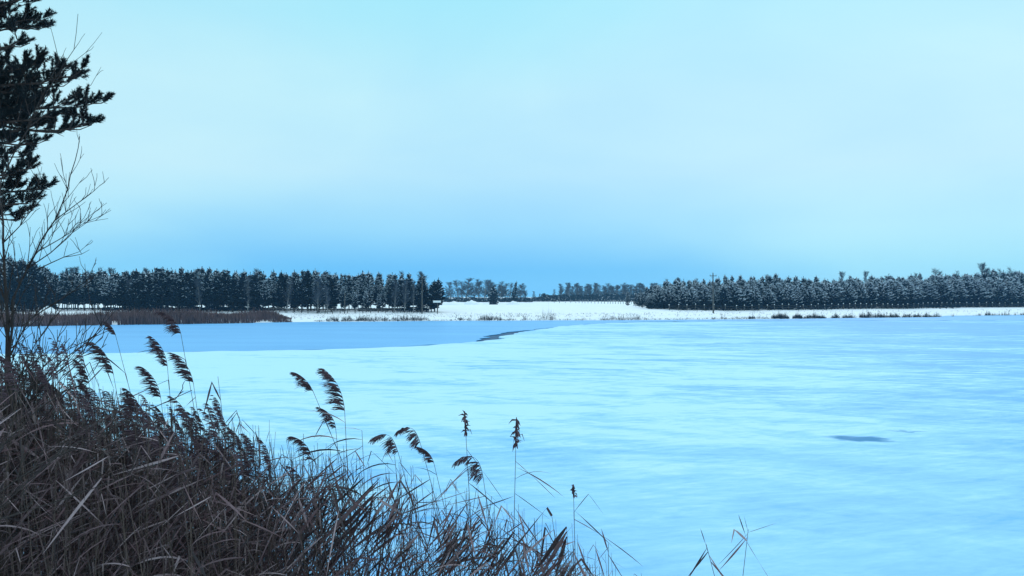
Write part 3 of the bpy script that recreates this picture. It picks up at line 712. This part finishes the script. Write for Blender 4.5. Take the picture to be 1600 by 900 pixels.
tag(root, 'tall pine reaching in from the upper left with dark needle clumps', 'pine tree')

# ------------------------------------------------------------------ bare tree and shrubs at the left
def grow(mb, pts, r0, r1, depth, seedn, side_len, up=.5, every=.14, spread=.8, ymul=.6, tw=None):
    """tapered branch through pts, then side shoots, then shoots on those"""
    # resample with slight wander
    P = []
    for a, b in zip(pts, pts[1:]):
        n_ = max(2, int((b - a).length / .12))
        for i in range(n_): P.append(a.lerp(b, i / n_))
    P.append(pts[-1]); k = len(P)
    P = [p + Vector((noise.noise(Vector((i * .35, seedn, 0))), noise.noise(Vector((i * .35, seedn, 5))), noise.noise(Vector((i * .35, seedn, 9))))) * .022 * min(1, i / 3) for i, p in enumerate(P)]
    mb.tube(P, [r0 + (r1 - r0) * (i / (k - 1)) ** .8 for i in range(k)], 5 if r0 > .006 else 4)
    if depth <= 0: return
    L_ = sum((b - a).length for a, b in zip(P, P[1:])); n_ = max(1, int(L_ / every))
    for j in range(n_):
        f = .12 + .86 * (j + rnd()) / n_; i = min(k - 2, int(f * (k - 1))); q = P[i]; d = (P[i + 1] - P[max(0, i - 1)]).normalized()
        s_ = 1 if j % 2 else -1
        sdv = Vector((s_ * U(.5, 1), U(-1, 1) * ymul, 0))
        e = (d * U(.7, 1.1) + sdv * spread * U(.5, 1) + Vector((0, 0, up * U(.1, 1)))).normalized()
        l2 = side_len * (1.15 - f) * U(.6, 1.25) + .05
        q2 = q + e * l2 * .5; e2 = (e + Vector((0, 0, U(.1, .45)))).normalized(); q3 = q2 + e2 * l2 * .5
        grow(mb, [q, q2, q3], max(.0028, (r0 + (r1 - r0) * f) * .55), 0.0016, depth - 1, seedn + j * 3.1 + 7, side_len * .45, up, every * .8, spread, ymul)
random.seed(61); D = 6.5
root = empty('bare_tree', (PX(20, 700, D).x, D, hgt(PX(20, 700, D).x, D))); O = root.location.copy()
def q(px, py, d=D): return PX(px, py, d) - O
mb = MB()
mb.tube([Vector((0, 0, -.3)), Vector((-.02, 0, .6)), q(16, 640), q(12, 560)], [.035, .03, .026, .022], 8)
grow(mb, [q(12, 560), q(11, 500), q(9, 440), q(4, 380), q(1, 330)], .020, .006, 2, 1, .45)
mb.obj('trunk', [M_twig], root)
mb = MB(); grow(mb, [q(14, 560), q(22, 470), q(42, 420), q(62, 378), q(84, 345), q(106, 295), q(117, 250), q(121, 212)], .013, .0025, 2, 4, .6, .5, .15); mb.obj('branch', [M_twig], root)
mb = MB(); grow(mb, [q(42, 420), q(80, 395), q(125, 348), q(165, 318)], .006, .0015, 2, 9, .42, .4, .13); mb.obj('branch', [M_twig], root)
mb = MB(); grow(mb, [q(55, 395), q(95, 372), q(130, 350), q(168, 341)], .005, .0015, 2, 12, .36, .4, .13); mb.obj('branch', [M_twig], root)
mb = MB(); grow(mb, [q(84, 345), q(120, 318), q(145, 300), q(163, 283)], .005, .0015, 2, 15, .3, .4, .13); mb.obj('branch', [M_twig], root)
mb = MB(); grow(mb, [q(60, 420), q(100, 402), q(125, 398), q(140, 390)], .005, .0015, 2, 17, .28, .4, .13); mb.obj('branch', [M_twig], root)
mb = MB(); grow(mb, [q(4, 380), q(30, 352), q(55, 320), q(64, 260)], .006, .0015, 2, 19, .35, .4, .1); mb.obj('branch', [M_twig], root)
mb = MB(); grow(mb, [q(14, 560), q(45, 500), q(110, 458), q(135, 440), q(150, 405)], .008, .0018, 2, 22, .38, .4, .11); mb.obj('branch', [M_twig], root)
# thin crown seen through and above the pine
mb = MB(); grow(mb, [q(4, 380, 6.6), q(0, 280, 6.9), q(40, 200, 7.1), q(85, 120, 7.2), q(112, 75, 7.2), q(121, 22, 7.2)], .010, .002, 1, 25, .5, .4, .25); mb.obj('branch', [M_twig], root)
mb = MB(); grow(mb, [q(40, 200, 7.1), q(100, 108, 7.2), q(130, 78, 7.2), q(158, 50, 7.2)], .006, .0016, 1, 27, .2, .3, .4); mb.obj('branch', [M_twig], root)
mb = MB(); grow(mb, [q(40, 200, 7.1), q(110, 150, 7.2), q(140, 132, 7.2), q(156, 104, 7.2)], .006, .0016, 1, 29, .2, .3, .4); mb.obj('branch', [M_twig], root)
mb = MB(); grow(mb, [q(40, 200, 7.1), q(90, 95, 7.2), q(80, 55, 7.2), q(72, 20, 7.2)], .006, .0016, 1, 30, .2, .3, .4); mb.obj('branch', [M_twig], root)
tag(root, 'slender bare tree with thin upward twigs at the left edge', 'bare tree')

def shrub(stems, base, d, label, seed, sl, ev=.12, depth=2, r=.010):
    random.seed(seed); b = PX(base, 700, d); root = empty('bare_shrub', (b.x, d, hgt(b.x, d))); O = root.location.copy()
    for i, st in enumerate(stems):
        mb = MB(); pts = [Vector((U(-.06, .06), U(-.06, .06), -.1))] + [PX(a, c_, dd) - O for a, c_, dd in st]
        grow(mb, pts, r, .0018, depth, seed + i * 5, sl, .35, ev, .8); mb.obj('stem', [M_twig], root)
    tag(root, label, 'shrub', 'bare shrubs among the reeds')
shrub([[(40, 640, 4.4), (90, 570, 4.5), (140, 532, 4.6), (181, 486, 4.6)], [(30, 640, 4.4), (70, 575, 4.5), (110, 545, 4.6), (150, 520, 4.7)], [(20, 620, 4.4), (45, 560, 4.5), (75, 510, 4.5), (95, 470, 4.5)],
       [(10, 620, 4.4), (20, 560, 4.4), (35, 510, 4.4), (60, 480, 4.5)], [(30, 650, 4.3), (80, 590, 4.3), (120, 560, 4.4), (160, 545, 4.4)]], 0, 4.4, 'bare shrub with curved twigs reaching over the reeds below the pine', 71, .45, .10)
shrub([[(-60, 700, 4.6), (-10, 600, 4.7), (20, 545, 4.7), (50, 520, 4.8)], [(-40, 700, 4.6), (10, 640, 4.5), (70, 590, 4.6), (110, 560, 4.8)], [(-70, 650, 4.8), (-20, 560, 4.9), (0, 500, 5), (10, 470, 5)],
       [(-50, 700, 4.4), (0, 620, 4.5), (40, 580, 4.5), (90, 540, 4.6)], [(-50, 720, 4.2), (20, 660, 4.2), (80, 620, 4.3), (130, 600, 4.3)]], -80, 4.6, 'tangled bare shrub darkening the lower left edge of the picture', 81, .45, .10)
shrub([[(-80, 860, 3.3), (0, 795, 3.4), (90, 715, 3.5), (210, 650, 3.6), (300, 612, 3.7)], [(-80, 830, 3.3), (30, 750, 3.3), (120, 690, 3.3), (190, 660, 3.3)], [(-90, 840, 3.3), (40, 800, 3.3), (140, 765, 3.4), (260, 720, 3.5)],
       [(-90, 790, 3.3), (0, 700, 3.4), (60, 640, 3.5), (120, 600, 3.5)]], -170, 3.3, 'long slanting bare branches crossing the dense reeds at the lower left', 91, .3, .2, 2, .007)

# ------------------------------------------------------------------ reeds
def leaf(mb, p, az, el, ln, wd, droop, kink=0.0, m=0):
    n_ = 6; wd *= .9; pts = [p]; d = Vector((math.cos(az) * math.cos(el), math.sin(az) * math.cos(el), math.sin(el))); sides = []
    tw = U(-1.2, 1.2); tws = U(-.5, .5)
    kk = random.choice((1, 2, 3))
    for i in range(n_):
        pts.append(pts[-1] + d * ln / n_)
        if kink and i == kk:
            hz_ = Vector((math.cos(az), math.sin(az), 0)); d = (hz_ * U(.25, .9) + Vector((0, 0, -kink))).normalized()
        else: d = (d + Vector((0, 0, -droop / n_))).normalized()
    prof = (.35, .8, 1, .92, .7, .42, .06)
    for i in range(n_ + 1):
        t_ = (pts[min(i + 1, n_)] - pts[max(i - 1, 0)]).normalized()
        a = t_.cross(Vector((0, 0, 1)));
        if a.length < .05: a = Vector((0, 1, 0))
        a.normalize(); b = t_.cross(a); qn = tw + tws * i
        sides.append(a * math.cos(qn) + b * math.sin(qn))
    mb.strip(pts, [wd * .5 * x_ for x_ in prof], sides, m)
DENSE = [1.0]
def plume(mb, p, d, ln, kind, dirx=-1.0):
    """feathery head: a drooping axis with combed branchlets blown one way"""
    if kind == 'knot':
        for i in range(30):
            s_ = rnd(); q0 = p + d * ln * s_; a = U(-1, 1)
            e = Vector((a * .5, U(-.5, .5), U(-1, .5))).normalized(); l2 = ln * U(.12, .35)
            e2 = (e + Vector((U(-.3, .3), 0, -.8))).normalized()
            sd = e.cross(Vector((0, 1, .1))).normalized()
            mb.strip([q0, q0 + e * l2 * .5, q0 + e * l2 * .5 + e2 * l2 * .6], [.0045, .006, .001], [sd] * 3)
        for i in range(3):
            q0 = p + d * ln * U(0, .3); dx = U(-1, 1); e = Vector((dx, .2, .2)).normalized()
            mb.strip([q0, q0 + e * ln * .25, q0 + e * ln * .35 + Vector((0, 0, -ln * .3))], [.002, .003, .0008], [Vector((0, .3, 1)), Vector((.6, 0, .8)), Vector((1, 0, 0))])
        mb.tube([p, p + d * ln * .6, p + d * ln], [.004, .007, .002], 4)
        return
    n_ = 10; pts = [p]; dd = d.copy(); bend = {'feather': .055, 'claw': .30, 'soft': .09}[kind]
    for i in range(n_):
        if kind == 'claw': dd = (dd + Vector((dirx * (.03 + .035 * i), 0, 0 if i < 4 else -.12 - .035 * i))).normalized()
        else: dd = (dd + Vector((dirx * bend * (1 + i * .15), 0, -bend * .25 * (i > 2) * (i * .25)))).normalized()
        pts.append(pts[-1] + dd * ln / n_)
    mb.tube(pts, [.0022 * (1 - .07 * i) for i in range(n_ + 1)], 3)
    if kind in ('feather', 'soft'):
        ncl = int(7 * max(1, (ln / .2) ** .8)) + (2 if DENSE[0] > 1 else 1)
        for k in range(ncl):
            f = (k + .3 + U(-.2, .3)) / ncl; f = min(.97, max(0, f))
            i = min(n_ - 1, int(f * n_)); q0 = pts[i].lerp(pts[i + 1], f * n_ - i); t_ = (pts[i + 1] - pts[i]).normalized()
            l0 = ln * (.60 if DENSE[0] > 1 else .46) * (1.08 - .7 * f) * (.55 + .45 * min(1, f * 4)) * U(.8, 1.15)
            yy = U(-.5, .5)
            for h_ in range(int(9 * DENSE[0])):
                l2 = l0 * U(.4, 1.05); e = (t_ * U(.15, .6) + Vector((dirx * U(.8, 1.0), yy + U(-.3, .3), U(-.12, .28)))).normalized()
                P = [q0 + t_ * ln / ncl * U(-.2, .35)]; ed = e; gg = U(.08, .26) if kind == 'feather' else U(.25, .45)
                for j in range(4): P.append(P[-1] + ed * l2 / 4); ed = (ed + Vector((dirx * .05, 0, -gg))).normalized()
                sd = e.cross(Vector((0, 1, 0))).normalized() if h_ % 3 else Vector((0, .8, .6))
                w_ = U(.7, 1.15) * DENSE[0] ** .3
                mb.strip(P, [.0007 * w_, .0016 * w_, .0023 * w_, .0018 * w_, .0004], [sd] * 5)
        return
    nb = int(40 * DENSE[0] ** .5)
    for k in range(nb):
        f = (k + rnd()) / nb
        if kind == 'claw' and .40 < f < .55: continue
        i = min(n_ - 1, int(f * n_)); q0 = pts[i].lerp(pts[i + 1], f * n_ - i); t_ = (pts[i + 1] - pts[i]).normalized()
        l2 = ln * (.42 if kind != 'claw' else .42) * (1.05 - .62 * f) * U(.45, 1.15) * (.6 + .4 * min(1, f * 5))
        e = (t_ * .55 + Vector((dirx * U(.7, 1.0), U(-.6, .6), U(-.25, .4)))).normalized()
        if kind == 'claw': e = (t_ * .5 + Vector((dirx * U(.1, .6), U(-.3, .3), U(-1.0, -.3)))).normalized()
        g_ = .5 if kind == 'feather' else .9
        P = [q0]; ed = e
        for j in range(4): P.append(P[-1] + ed * l2 / 4); ed = (ed + Vector((dirx * .12, 0, -g_ * .38))).normalized()
        for h_ in range(3):
            of = Vector((U(-.004, .004), U(-.008, .008), U(-.006, .006)))
            sd = e.cross(Vector((0, 1, 0))).normalized() if h_ else Vector((0, .8, .6))
            mb.strip([P[0], P[1] + of, P[2] + of * 1.6, P[3] + of * 2, P[4] + of * 2.2], [.0007, .0017, .0025, .0021, .0005], [sd] * 5)
def reed_into(st, lf, pl, base, top, kind=None, nleaf=7, plen=.24, lw=.017, ll=.4, windy=.85, r=.0032, bow=None, zmin=.25, pdir=None, steep=False):
    v = top - base; n_ = 7; bow = U(-.05, .05) if bow is None else bow; P = []
    for i in range(n_ + 1):
        f = i / n_; P.append(base + v * f + Vector((bow * math.sin(f * math.pi), 0, 0)))
    st.tube(P, [r * (1 - .6 * i / n_) for i in range(n_ + 1)], 4)
    for k in range(nleaf):
        f = zmin + (.97 - zmin) * (k + U(.1, .9)) / nleaf; i = min(n_ - 1, int(f * n_)); q0 = P[i].lerp(P[i + 1], f * n_ - i)
        az = math.pi + random.gauss(0, .45) if rnd() < windy else U(-.8, .8)
        c_ = rnd()
        if steep and c_ < .75: leaf(lf, q0, az, U(-1.35, -.7), ll * U(.8, 1.4), lw * U(.5, 1.2), U(-.05, .2))
        elif c_ < .68: leaf(lf, q0, az, U(-1.0, -.2), ll * U(.7, 1.35), lw * U(.5, 1.1), U(-.1, .35))
        elif c_ < .84: leaf(lf, q0, az, U(.0, .6), ll * U(.6, 1.1), lw * U(.5, 1.0), U(.6, 1.4))
        else: leaf(lf, q0, az, U(.6, 1.3), ll * U(.6, 1.1), lw * U(.6, 1.1), U(0, .3), kink=U(.8, 2.2))
        # sheath clasping the stem
        if rnd() < .4: lf.strip([q0 - (P[i + 1] - P[i]).normalized() * U(.05, .11), q0], [.0025, .0035], [Vector((.8, .6, 0))] * 2)
    if kind: plume(pl, P[-1], (P[-1] - P[-2]).normalized(), plen, kind, -1.0 if pdir is None else pdir)
    return P

YT = [(-200, 520), (0, 550), (60, 562), (110, 584), (160, 604), (230, 622), (300, 636), (350, 648), (400, 664), (440, 684), (500, 688), (560, 698), (620, 724), (700, 744), (760, 766), (830, 796), (880, 822), (930, 856), (975, 890), (1010, 925)]
def rand_pos(near=False):
    while True:
        px = U(-260, 1000)
        k = lerp_tab([(-260, 1), (250, 1), (400, .8), (500, .6), (700, .5), (850, .42), (940, .3), (1000, .1)], px)
        if rnd() > k: continue
        dmax = lerp_tab([(-260, 8.5), (300, 7.5), (500, 6.3), (1000, 5.8)], px)
        dmin = lerp_tab([(-260, 3.5), (200, 3.8), (450, 4.3), (1000, 4.5)], px)
        d = U(dmin, dmax) if not near else dmin + (dmax - dmin) * rnd() ** 1.5 * .75
        return px, d
# the mass of the bed
random.seed(101); st, lf, pl = MB(), MB(), MB()
for i in range(3000):
    px, d = rand_pos()
    if px > 430 and rnd() < lerp_tab([(400, .15), (500, .55), (600, .78), (1000, .88)], px): continue
    yt = lerp_tab(YT, px) + abs(random.gauss(0, 1)) * lerp_tab([(0, 60), (500, 75), (1000, 40)], px) + U(-12, 25)
    kd = 'feather' if px < 440 and rnd() < .15 else ('soft' if px < 500 and rnd() < .08 else None)
    if kd: yt += 26
    top = PX(px, yt, d); lean = U(-.15, .35); bx = top.x + lean; by = d + U(-.1, .1)
    base = Vector((bx, by, hgt(bx, by) - .05))
    if top.z - base.z < .6: continue
    reed_into(st, lf, pl, base, top, kd, random.choice((7, 8, 9)) if px < 500 else 6, U(.14, .22), zmin=.35, lw=.0085 if rnd() < .8 else .017, ll=.34, windy=.93, steep=px > 420 and rnd() < .6)
for (mb_, nm, mt) in ((st, 'reed_bed', M_stem),):
    bed = mb_.obj(nm, [mt]); tag(bed, 'dense tangle of dry brown reeds filling the lower left', kind='stuff')
lf.obj('foliage', [M_reed], bed); pl.obj('plume', [M_plume], bed)

# single reeds one can pick out: prototypes copied into the bed
protos = []
for i in range(16):
    random.seed(700 + i); st, lf, pl = MB(), MB(), MB(); root = empty('reed')
    right = i >= 10
    reed_into(st, lf, pl, Vector((0, 0, -.05)), Vector((U(-.3, .1), U(-.08, .08), 2.3)), 'feather' if i < 2 else None, random.choice((9, 10, 12)), U(.15, .22), lw=.0125 if i < 10 else .02, ll=.42, steep=i >= 10, windy=.92 if not right else .7, zmin=.35)
    if i % 3 == 0:      # a sheaf of collapsed leaves
        for k in range(4): leaf(lf, Vector((0, 0, U(1.5, 2.0))), math.pi + U(-.3, .3), U(-1.1, -.7), U(.35, .55), .03, .1)
    st.obj('stem', [M_stem], root); lf.obj('foliage', [M_reed], root)
    if pl.v: pl.obj('plume', [M_plume], root)
    protos.append(root)
random.seed(111); seen = set()
for i in range(262):
    px, d = rand_pos(True)
    if i < 70: px = U(480, 985); d = U(4.4, 5.6)
    yt = lerp_tab(YT, px) + abs(random.gauss(0, 1)) * 34 - 4
    top = PX(px, yt, d); k = random.randrange(10, 16) if px > 480 and rnd() < .75 else random.randrange(0, 10)
    if px > 430 and k < 2: k += 4
    rt = protos[k]
    o = copy_tree(rt) if k in seen else rt; seen.add(k)
    rz = U(-.35, .35); x = top.x + .1; gz = hgt(x, d); s = (top.z - gz) / 2.3
    if s < .3: continue
    o.location = (x, d, gz); s_ = max(.75, min(1.15, s)); o.scale = (s_, s_, s); o.rotation_euler = (U(-.04, .04), U(-.05, .05), rz)
    if px < 430: tag(o, 'dry brown reed in the dense stand at the lower left', 'reed', 'reeds of the dense left stand')
    else: tag(o, 'dry reed without a plume in the thin fringe before the ice', 'reed', 'reeds of the thin fringe')

# the reeds that stand out, one by one: plume base px,py, lower px,py, depth, plume kind, length, leaves, label
HERO = [
 (490, 612, 548, 720, 5.2, 'feather', .19, 4, 'slim reed with a small feathery plume, left neighbour of the big curved one'),
 (539, 642, 549, 800, 5.0, 'feather', .33, 5, 'reed with the largest plume, curving left in front of the ice'),
 (525, 668, 536, 760, 5.2, 'soft', .20, 4, 'reed whose ragged plume hangs just under the largest plume'),
 (622, 705, 692, 900, 5.0, 'claw', .25, 4, 'reed with a claw shaped plume, leftmost of the drooping trio'),
 (657, 692, 695, 800, 5.1, 'claw', .23, 3, 'reed with a drooping two lobed plume, tallest of the trio'),
 (678, 722, 708, 820, 5.3, 'soft', .17, 3, 'reed with a thin drooping plume, lowest and rightmost of the trio'),
 (728, 676, 737, 800, 5.0, 'knot', .13, 3, 'straight reed topped by a small dark knotted head'),
 (755, 745, 775, 850, 5.0, 'claw', .28, 3, 'reed with a heavy hanging plume beside the knotted head'),
 (806, 695, 800, 900, 4.8, 'knot', .18, 6, 'tall straight reed with a tattered knotted head standing apart'),
 (896, 775, 900, 900, 4.9, 'knot', .08, 6, 'reed with a tiny torn tip above folded leaves near the fringe end'),
 (950, 848, 950, 940, 5.0, None, 0, 2, 'last plumeless reed at the right end of the fringe'),
 (1102, 848, 1130, 930, 4.8, None, 0, 2, 'broken dark reed tip leaning left at the bottom edge, alone on the ice'),
 (1168, 826, 1152, 930, 4.8, None, 0, 2, 'thin reed tip with one leaf pointing right at the bottom edge'),
 (283, 522, 315, 660, 5.3, 'soft', .24, 3, 'tallest reed, its pale plume rising across the far shore'),
 (181, 524, 215, 625, 5.4, 'feather', .13, 3, 'reed with a small plume in front of the open dark ice'),
 (262, 572, 275, 680, 5.3, 'feather', .25, 4, 'reed with a combed plume left of the tallest reed'),
 (303, 600, 318, 680, 5.3, 'feather', .26, 4, 'reed with a combed plume right below the tallest reed'),
 (178, 585, 200, 680, 5.2, 'feather', .28, 4, 'reed with a long bushy plume beside the bare shrub'),
 (252, 622, 265, 700, 5.2, 'feather', .26, 4, 'reed whose plume lies low just above the dense stand'),
 (341, 588, 352, 660, 5.2, None, 0, 2, 'bare broken reed tip pointing up right of the feathery plumes'),
 (140, 600, 150, 680, 5.2, 'feather', .2, 4, 'short reed with an arched plume at the edge of the shrub'),
 (488, 718, 495, 800, 5.1, 'soft', .22, 4, 'reed with a low bushy plume sunk among leaves of the fringe'),
 (224, 655, 235, 740, 4.9, 'feather', .24, 4, 'reed with a grey plume resting on the dense stand'),
 (636, 655, 668, 800, 5.6, None, 0, 5, 'plumeless reed with parallel leaves swept left behind the trio'),
]
HERO = [h for h in HERO if h[0] != 636] + [(566, 672, 574, 800, 5.1, None, 0, 6, 'plumeless reed with an arched top leaf right of the largest plume'), (617, 712, 632, 830, 5.2, None, 0, 6, 'plumeless reed with parallel left swept leaves under the claw plume')]
DENSE[0] = 1.9
for hi, (px, py, qx, qy, d, kind, plen, nl, lab) in enumerate(HERO):
    random.seed(900 + hi); top = PX(px, py, d); low = PX(qx, qy, d); v = (low - top); v = v / -v.z
    z0 = top.z - 0; base = top.copy(); k = top.z
    for it in range(6): base = top + v * k; gz = hgt(base.x, d); k = top.z - gz
    base = top + v * k * 1.0; base.x = top.x + (v.x * k) * .8; base.y = d
    root = empty('reed', base); st, lf, pl = MB(), MB(), MB()
    reed_into(st, lf, pl, Vector((0, 0, -.05)), top - base, kind, nl, plen, lw=.016, ll=.42 if px < 1000 else .3, windy=.92 if px < 790 else .5, r=.0038, bow=0.0, zmin=.62)
    if px == 566 or px == 617:
        for k in range(5): leaf(lf, (top - base) * (1 - .035 * k), math.pi, .25 - .12 * k, .36 - .02 * k, .010, 1.3 - .1 * k)
    if 720 < px < 1000 and kind:
        for k in range(4): leaf(lf, (top - base) * (1 - .06 * (k + 1)), math.pi + (U(-.3, .3) if k % 2 else math.pi), U(-1.0, -.6), U(.3, .5), .009, .1)
    if px == 1168: leaf(lf, (top - base) * .985, 0, .32, .20, .006, 0); leaf(lf, (top - base) * .99, math.pi, 1.3, .1, .005, -.2)
    if px in (1168, 1102, 950):
        for k in range(3): leaf(lf, (top - base) * (1 - .02 * (k + 1)), math.pi + (0 if k < 2 else math.pi), U(-1.05, -.8), U(.25, .35), .012, -.1)
        leaf(lf, (top - base) * .95, 2.4, 1.2, .16, .014, 0)
    st.obj('stem', [M_stem], root); lf.obj('foliage', [M_reed], root)
    if pl.v: pl.obj('plume', [M_plume], root)
    tag(root, lab, 'reed', 'reeds standing out against the ice')
# kinked big leaves near the fringe end
random.seed(951)
for (px, py, d, lab, fl) in ((862, 795, 4.6, 'reed with one long leaf folded sharply at its top', 1), (885, 812, 4.6, 'stout reed with broad hanging dark leaves beside the folded one', 2), (590, 735, 4.6, 'reed with a thick sheaf of leaves swept down to the left', 3)):
    top = PX(px, py + 10, d); b = Vector((top.x + .12, d, hgt(top.x, d))); root = empty('reed', b); st, lf, pl = MB(), MB(), MB()
    reed_into(st, lf, pl, Vector((0, 0, -.05)), top - b, None, 5, 0, lw=.02, zmin=.6)
    tp = top - b
    if fl == 1: lf.strip([tp, tp + Vector((-.03, 0, .05)), tp + Vector((-.2, 0, -.16)), tp + Vector((-.36, .02, -.38))], [.008, .007, .006, .001], [Vector((.8, 0, .5)), Vector((.6, 0, .8)), Vector((.7, 0, -.7)), Vector((.7, 0, -.7))])
    if fl == 2:
        for k in range(4): leaf(lf, tp + Vector((0, 0, -.03 * k)), math.pi + U(-.4, .4), U(-1.3, -.9), U(.3, .45), .03, .05)
    if fl == 3:
        for k in range(9): leaf(lf, tp + Vector((U(-.02, .02), 0, -.03 * k)), math.pi + U(-.3, .3), U(-.95, -.7), U(.45, .65), .028, .12)
    st.obj('stem', [M_stem], root); lf.obj('foliage', [M_reed], root); tag(root, lab, 'reed', 'reeds standing out against the ice')

# ------------------------------------------------------------------ haze
mb = MB(); mb.box(-950, 950, -70, 1450, -2.0, 20)
hz = mb.obj('haze', []); m = bpy.data.materials.new('haze'); m.use_nodes = True; n = m.node_tree.nodes; n.remove(n['Principled BSDF'])
pv = n.new('ShaderNodeVolumePrincipled'); pv.inputs['Density'].default_value = .00028; pv.inputs['Color'].default_value = (.35, .68, 1, 1); pv.inputs['Anisotropy'].default_value = .1
m.node_tree.links.new(pv.outputs[0], n['Material Output'].inputs['Volume']); hz.data.materials.append(m)
tag(hz, 'pale cold haze over the lake and woods', kind='stuff')
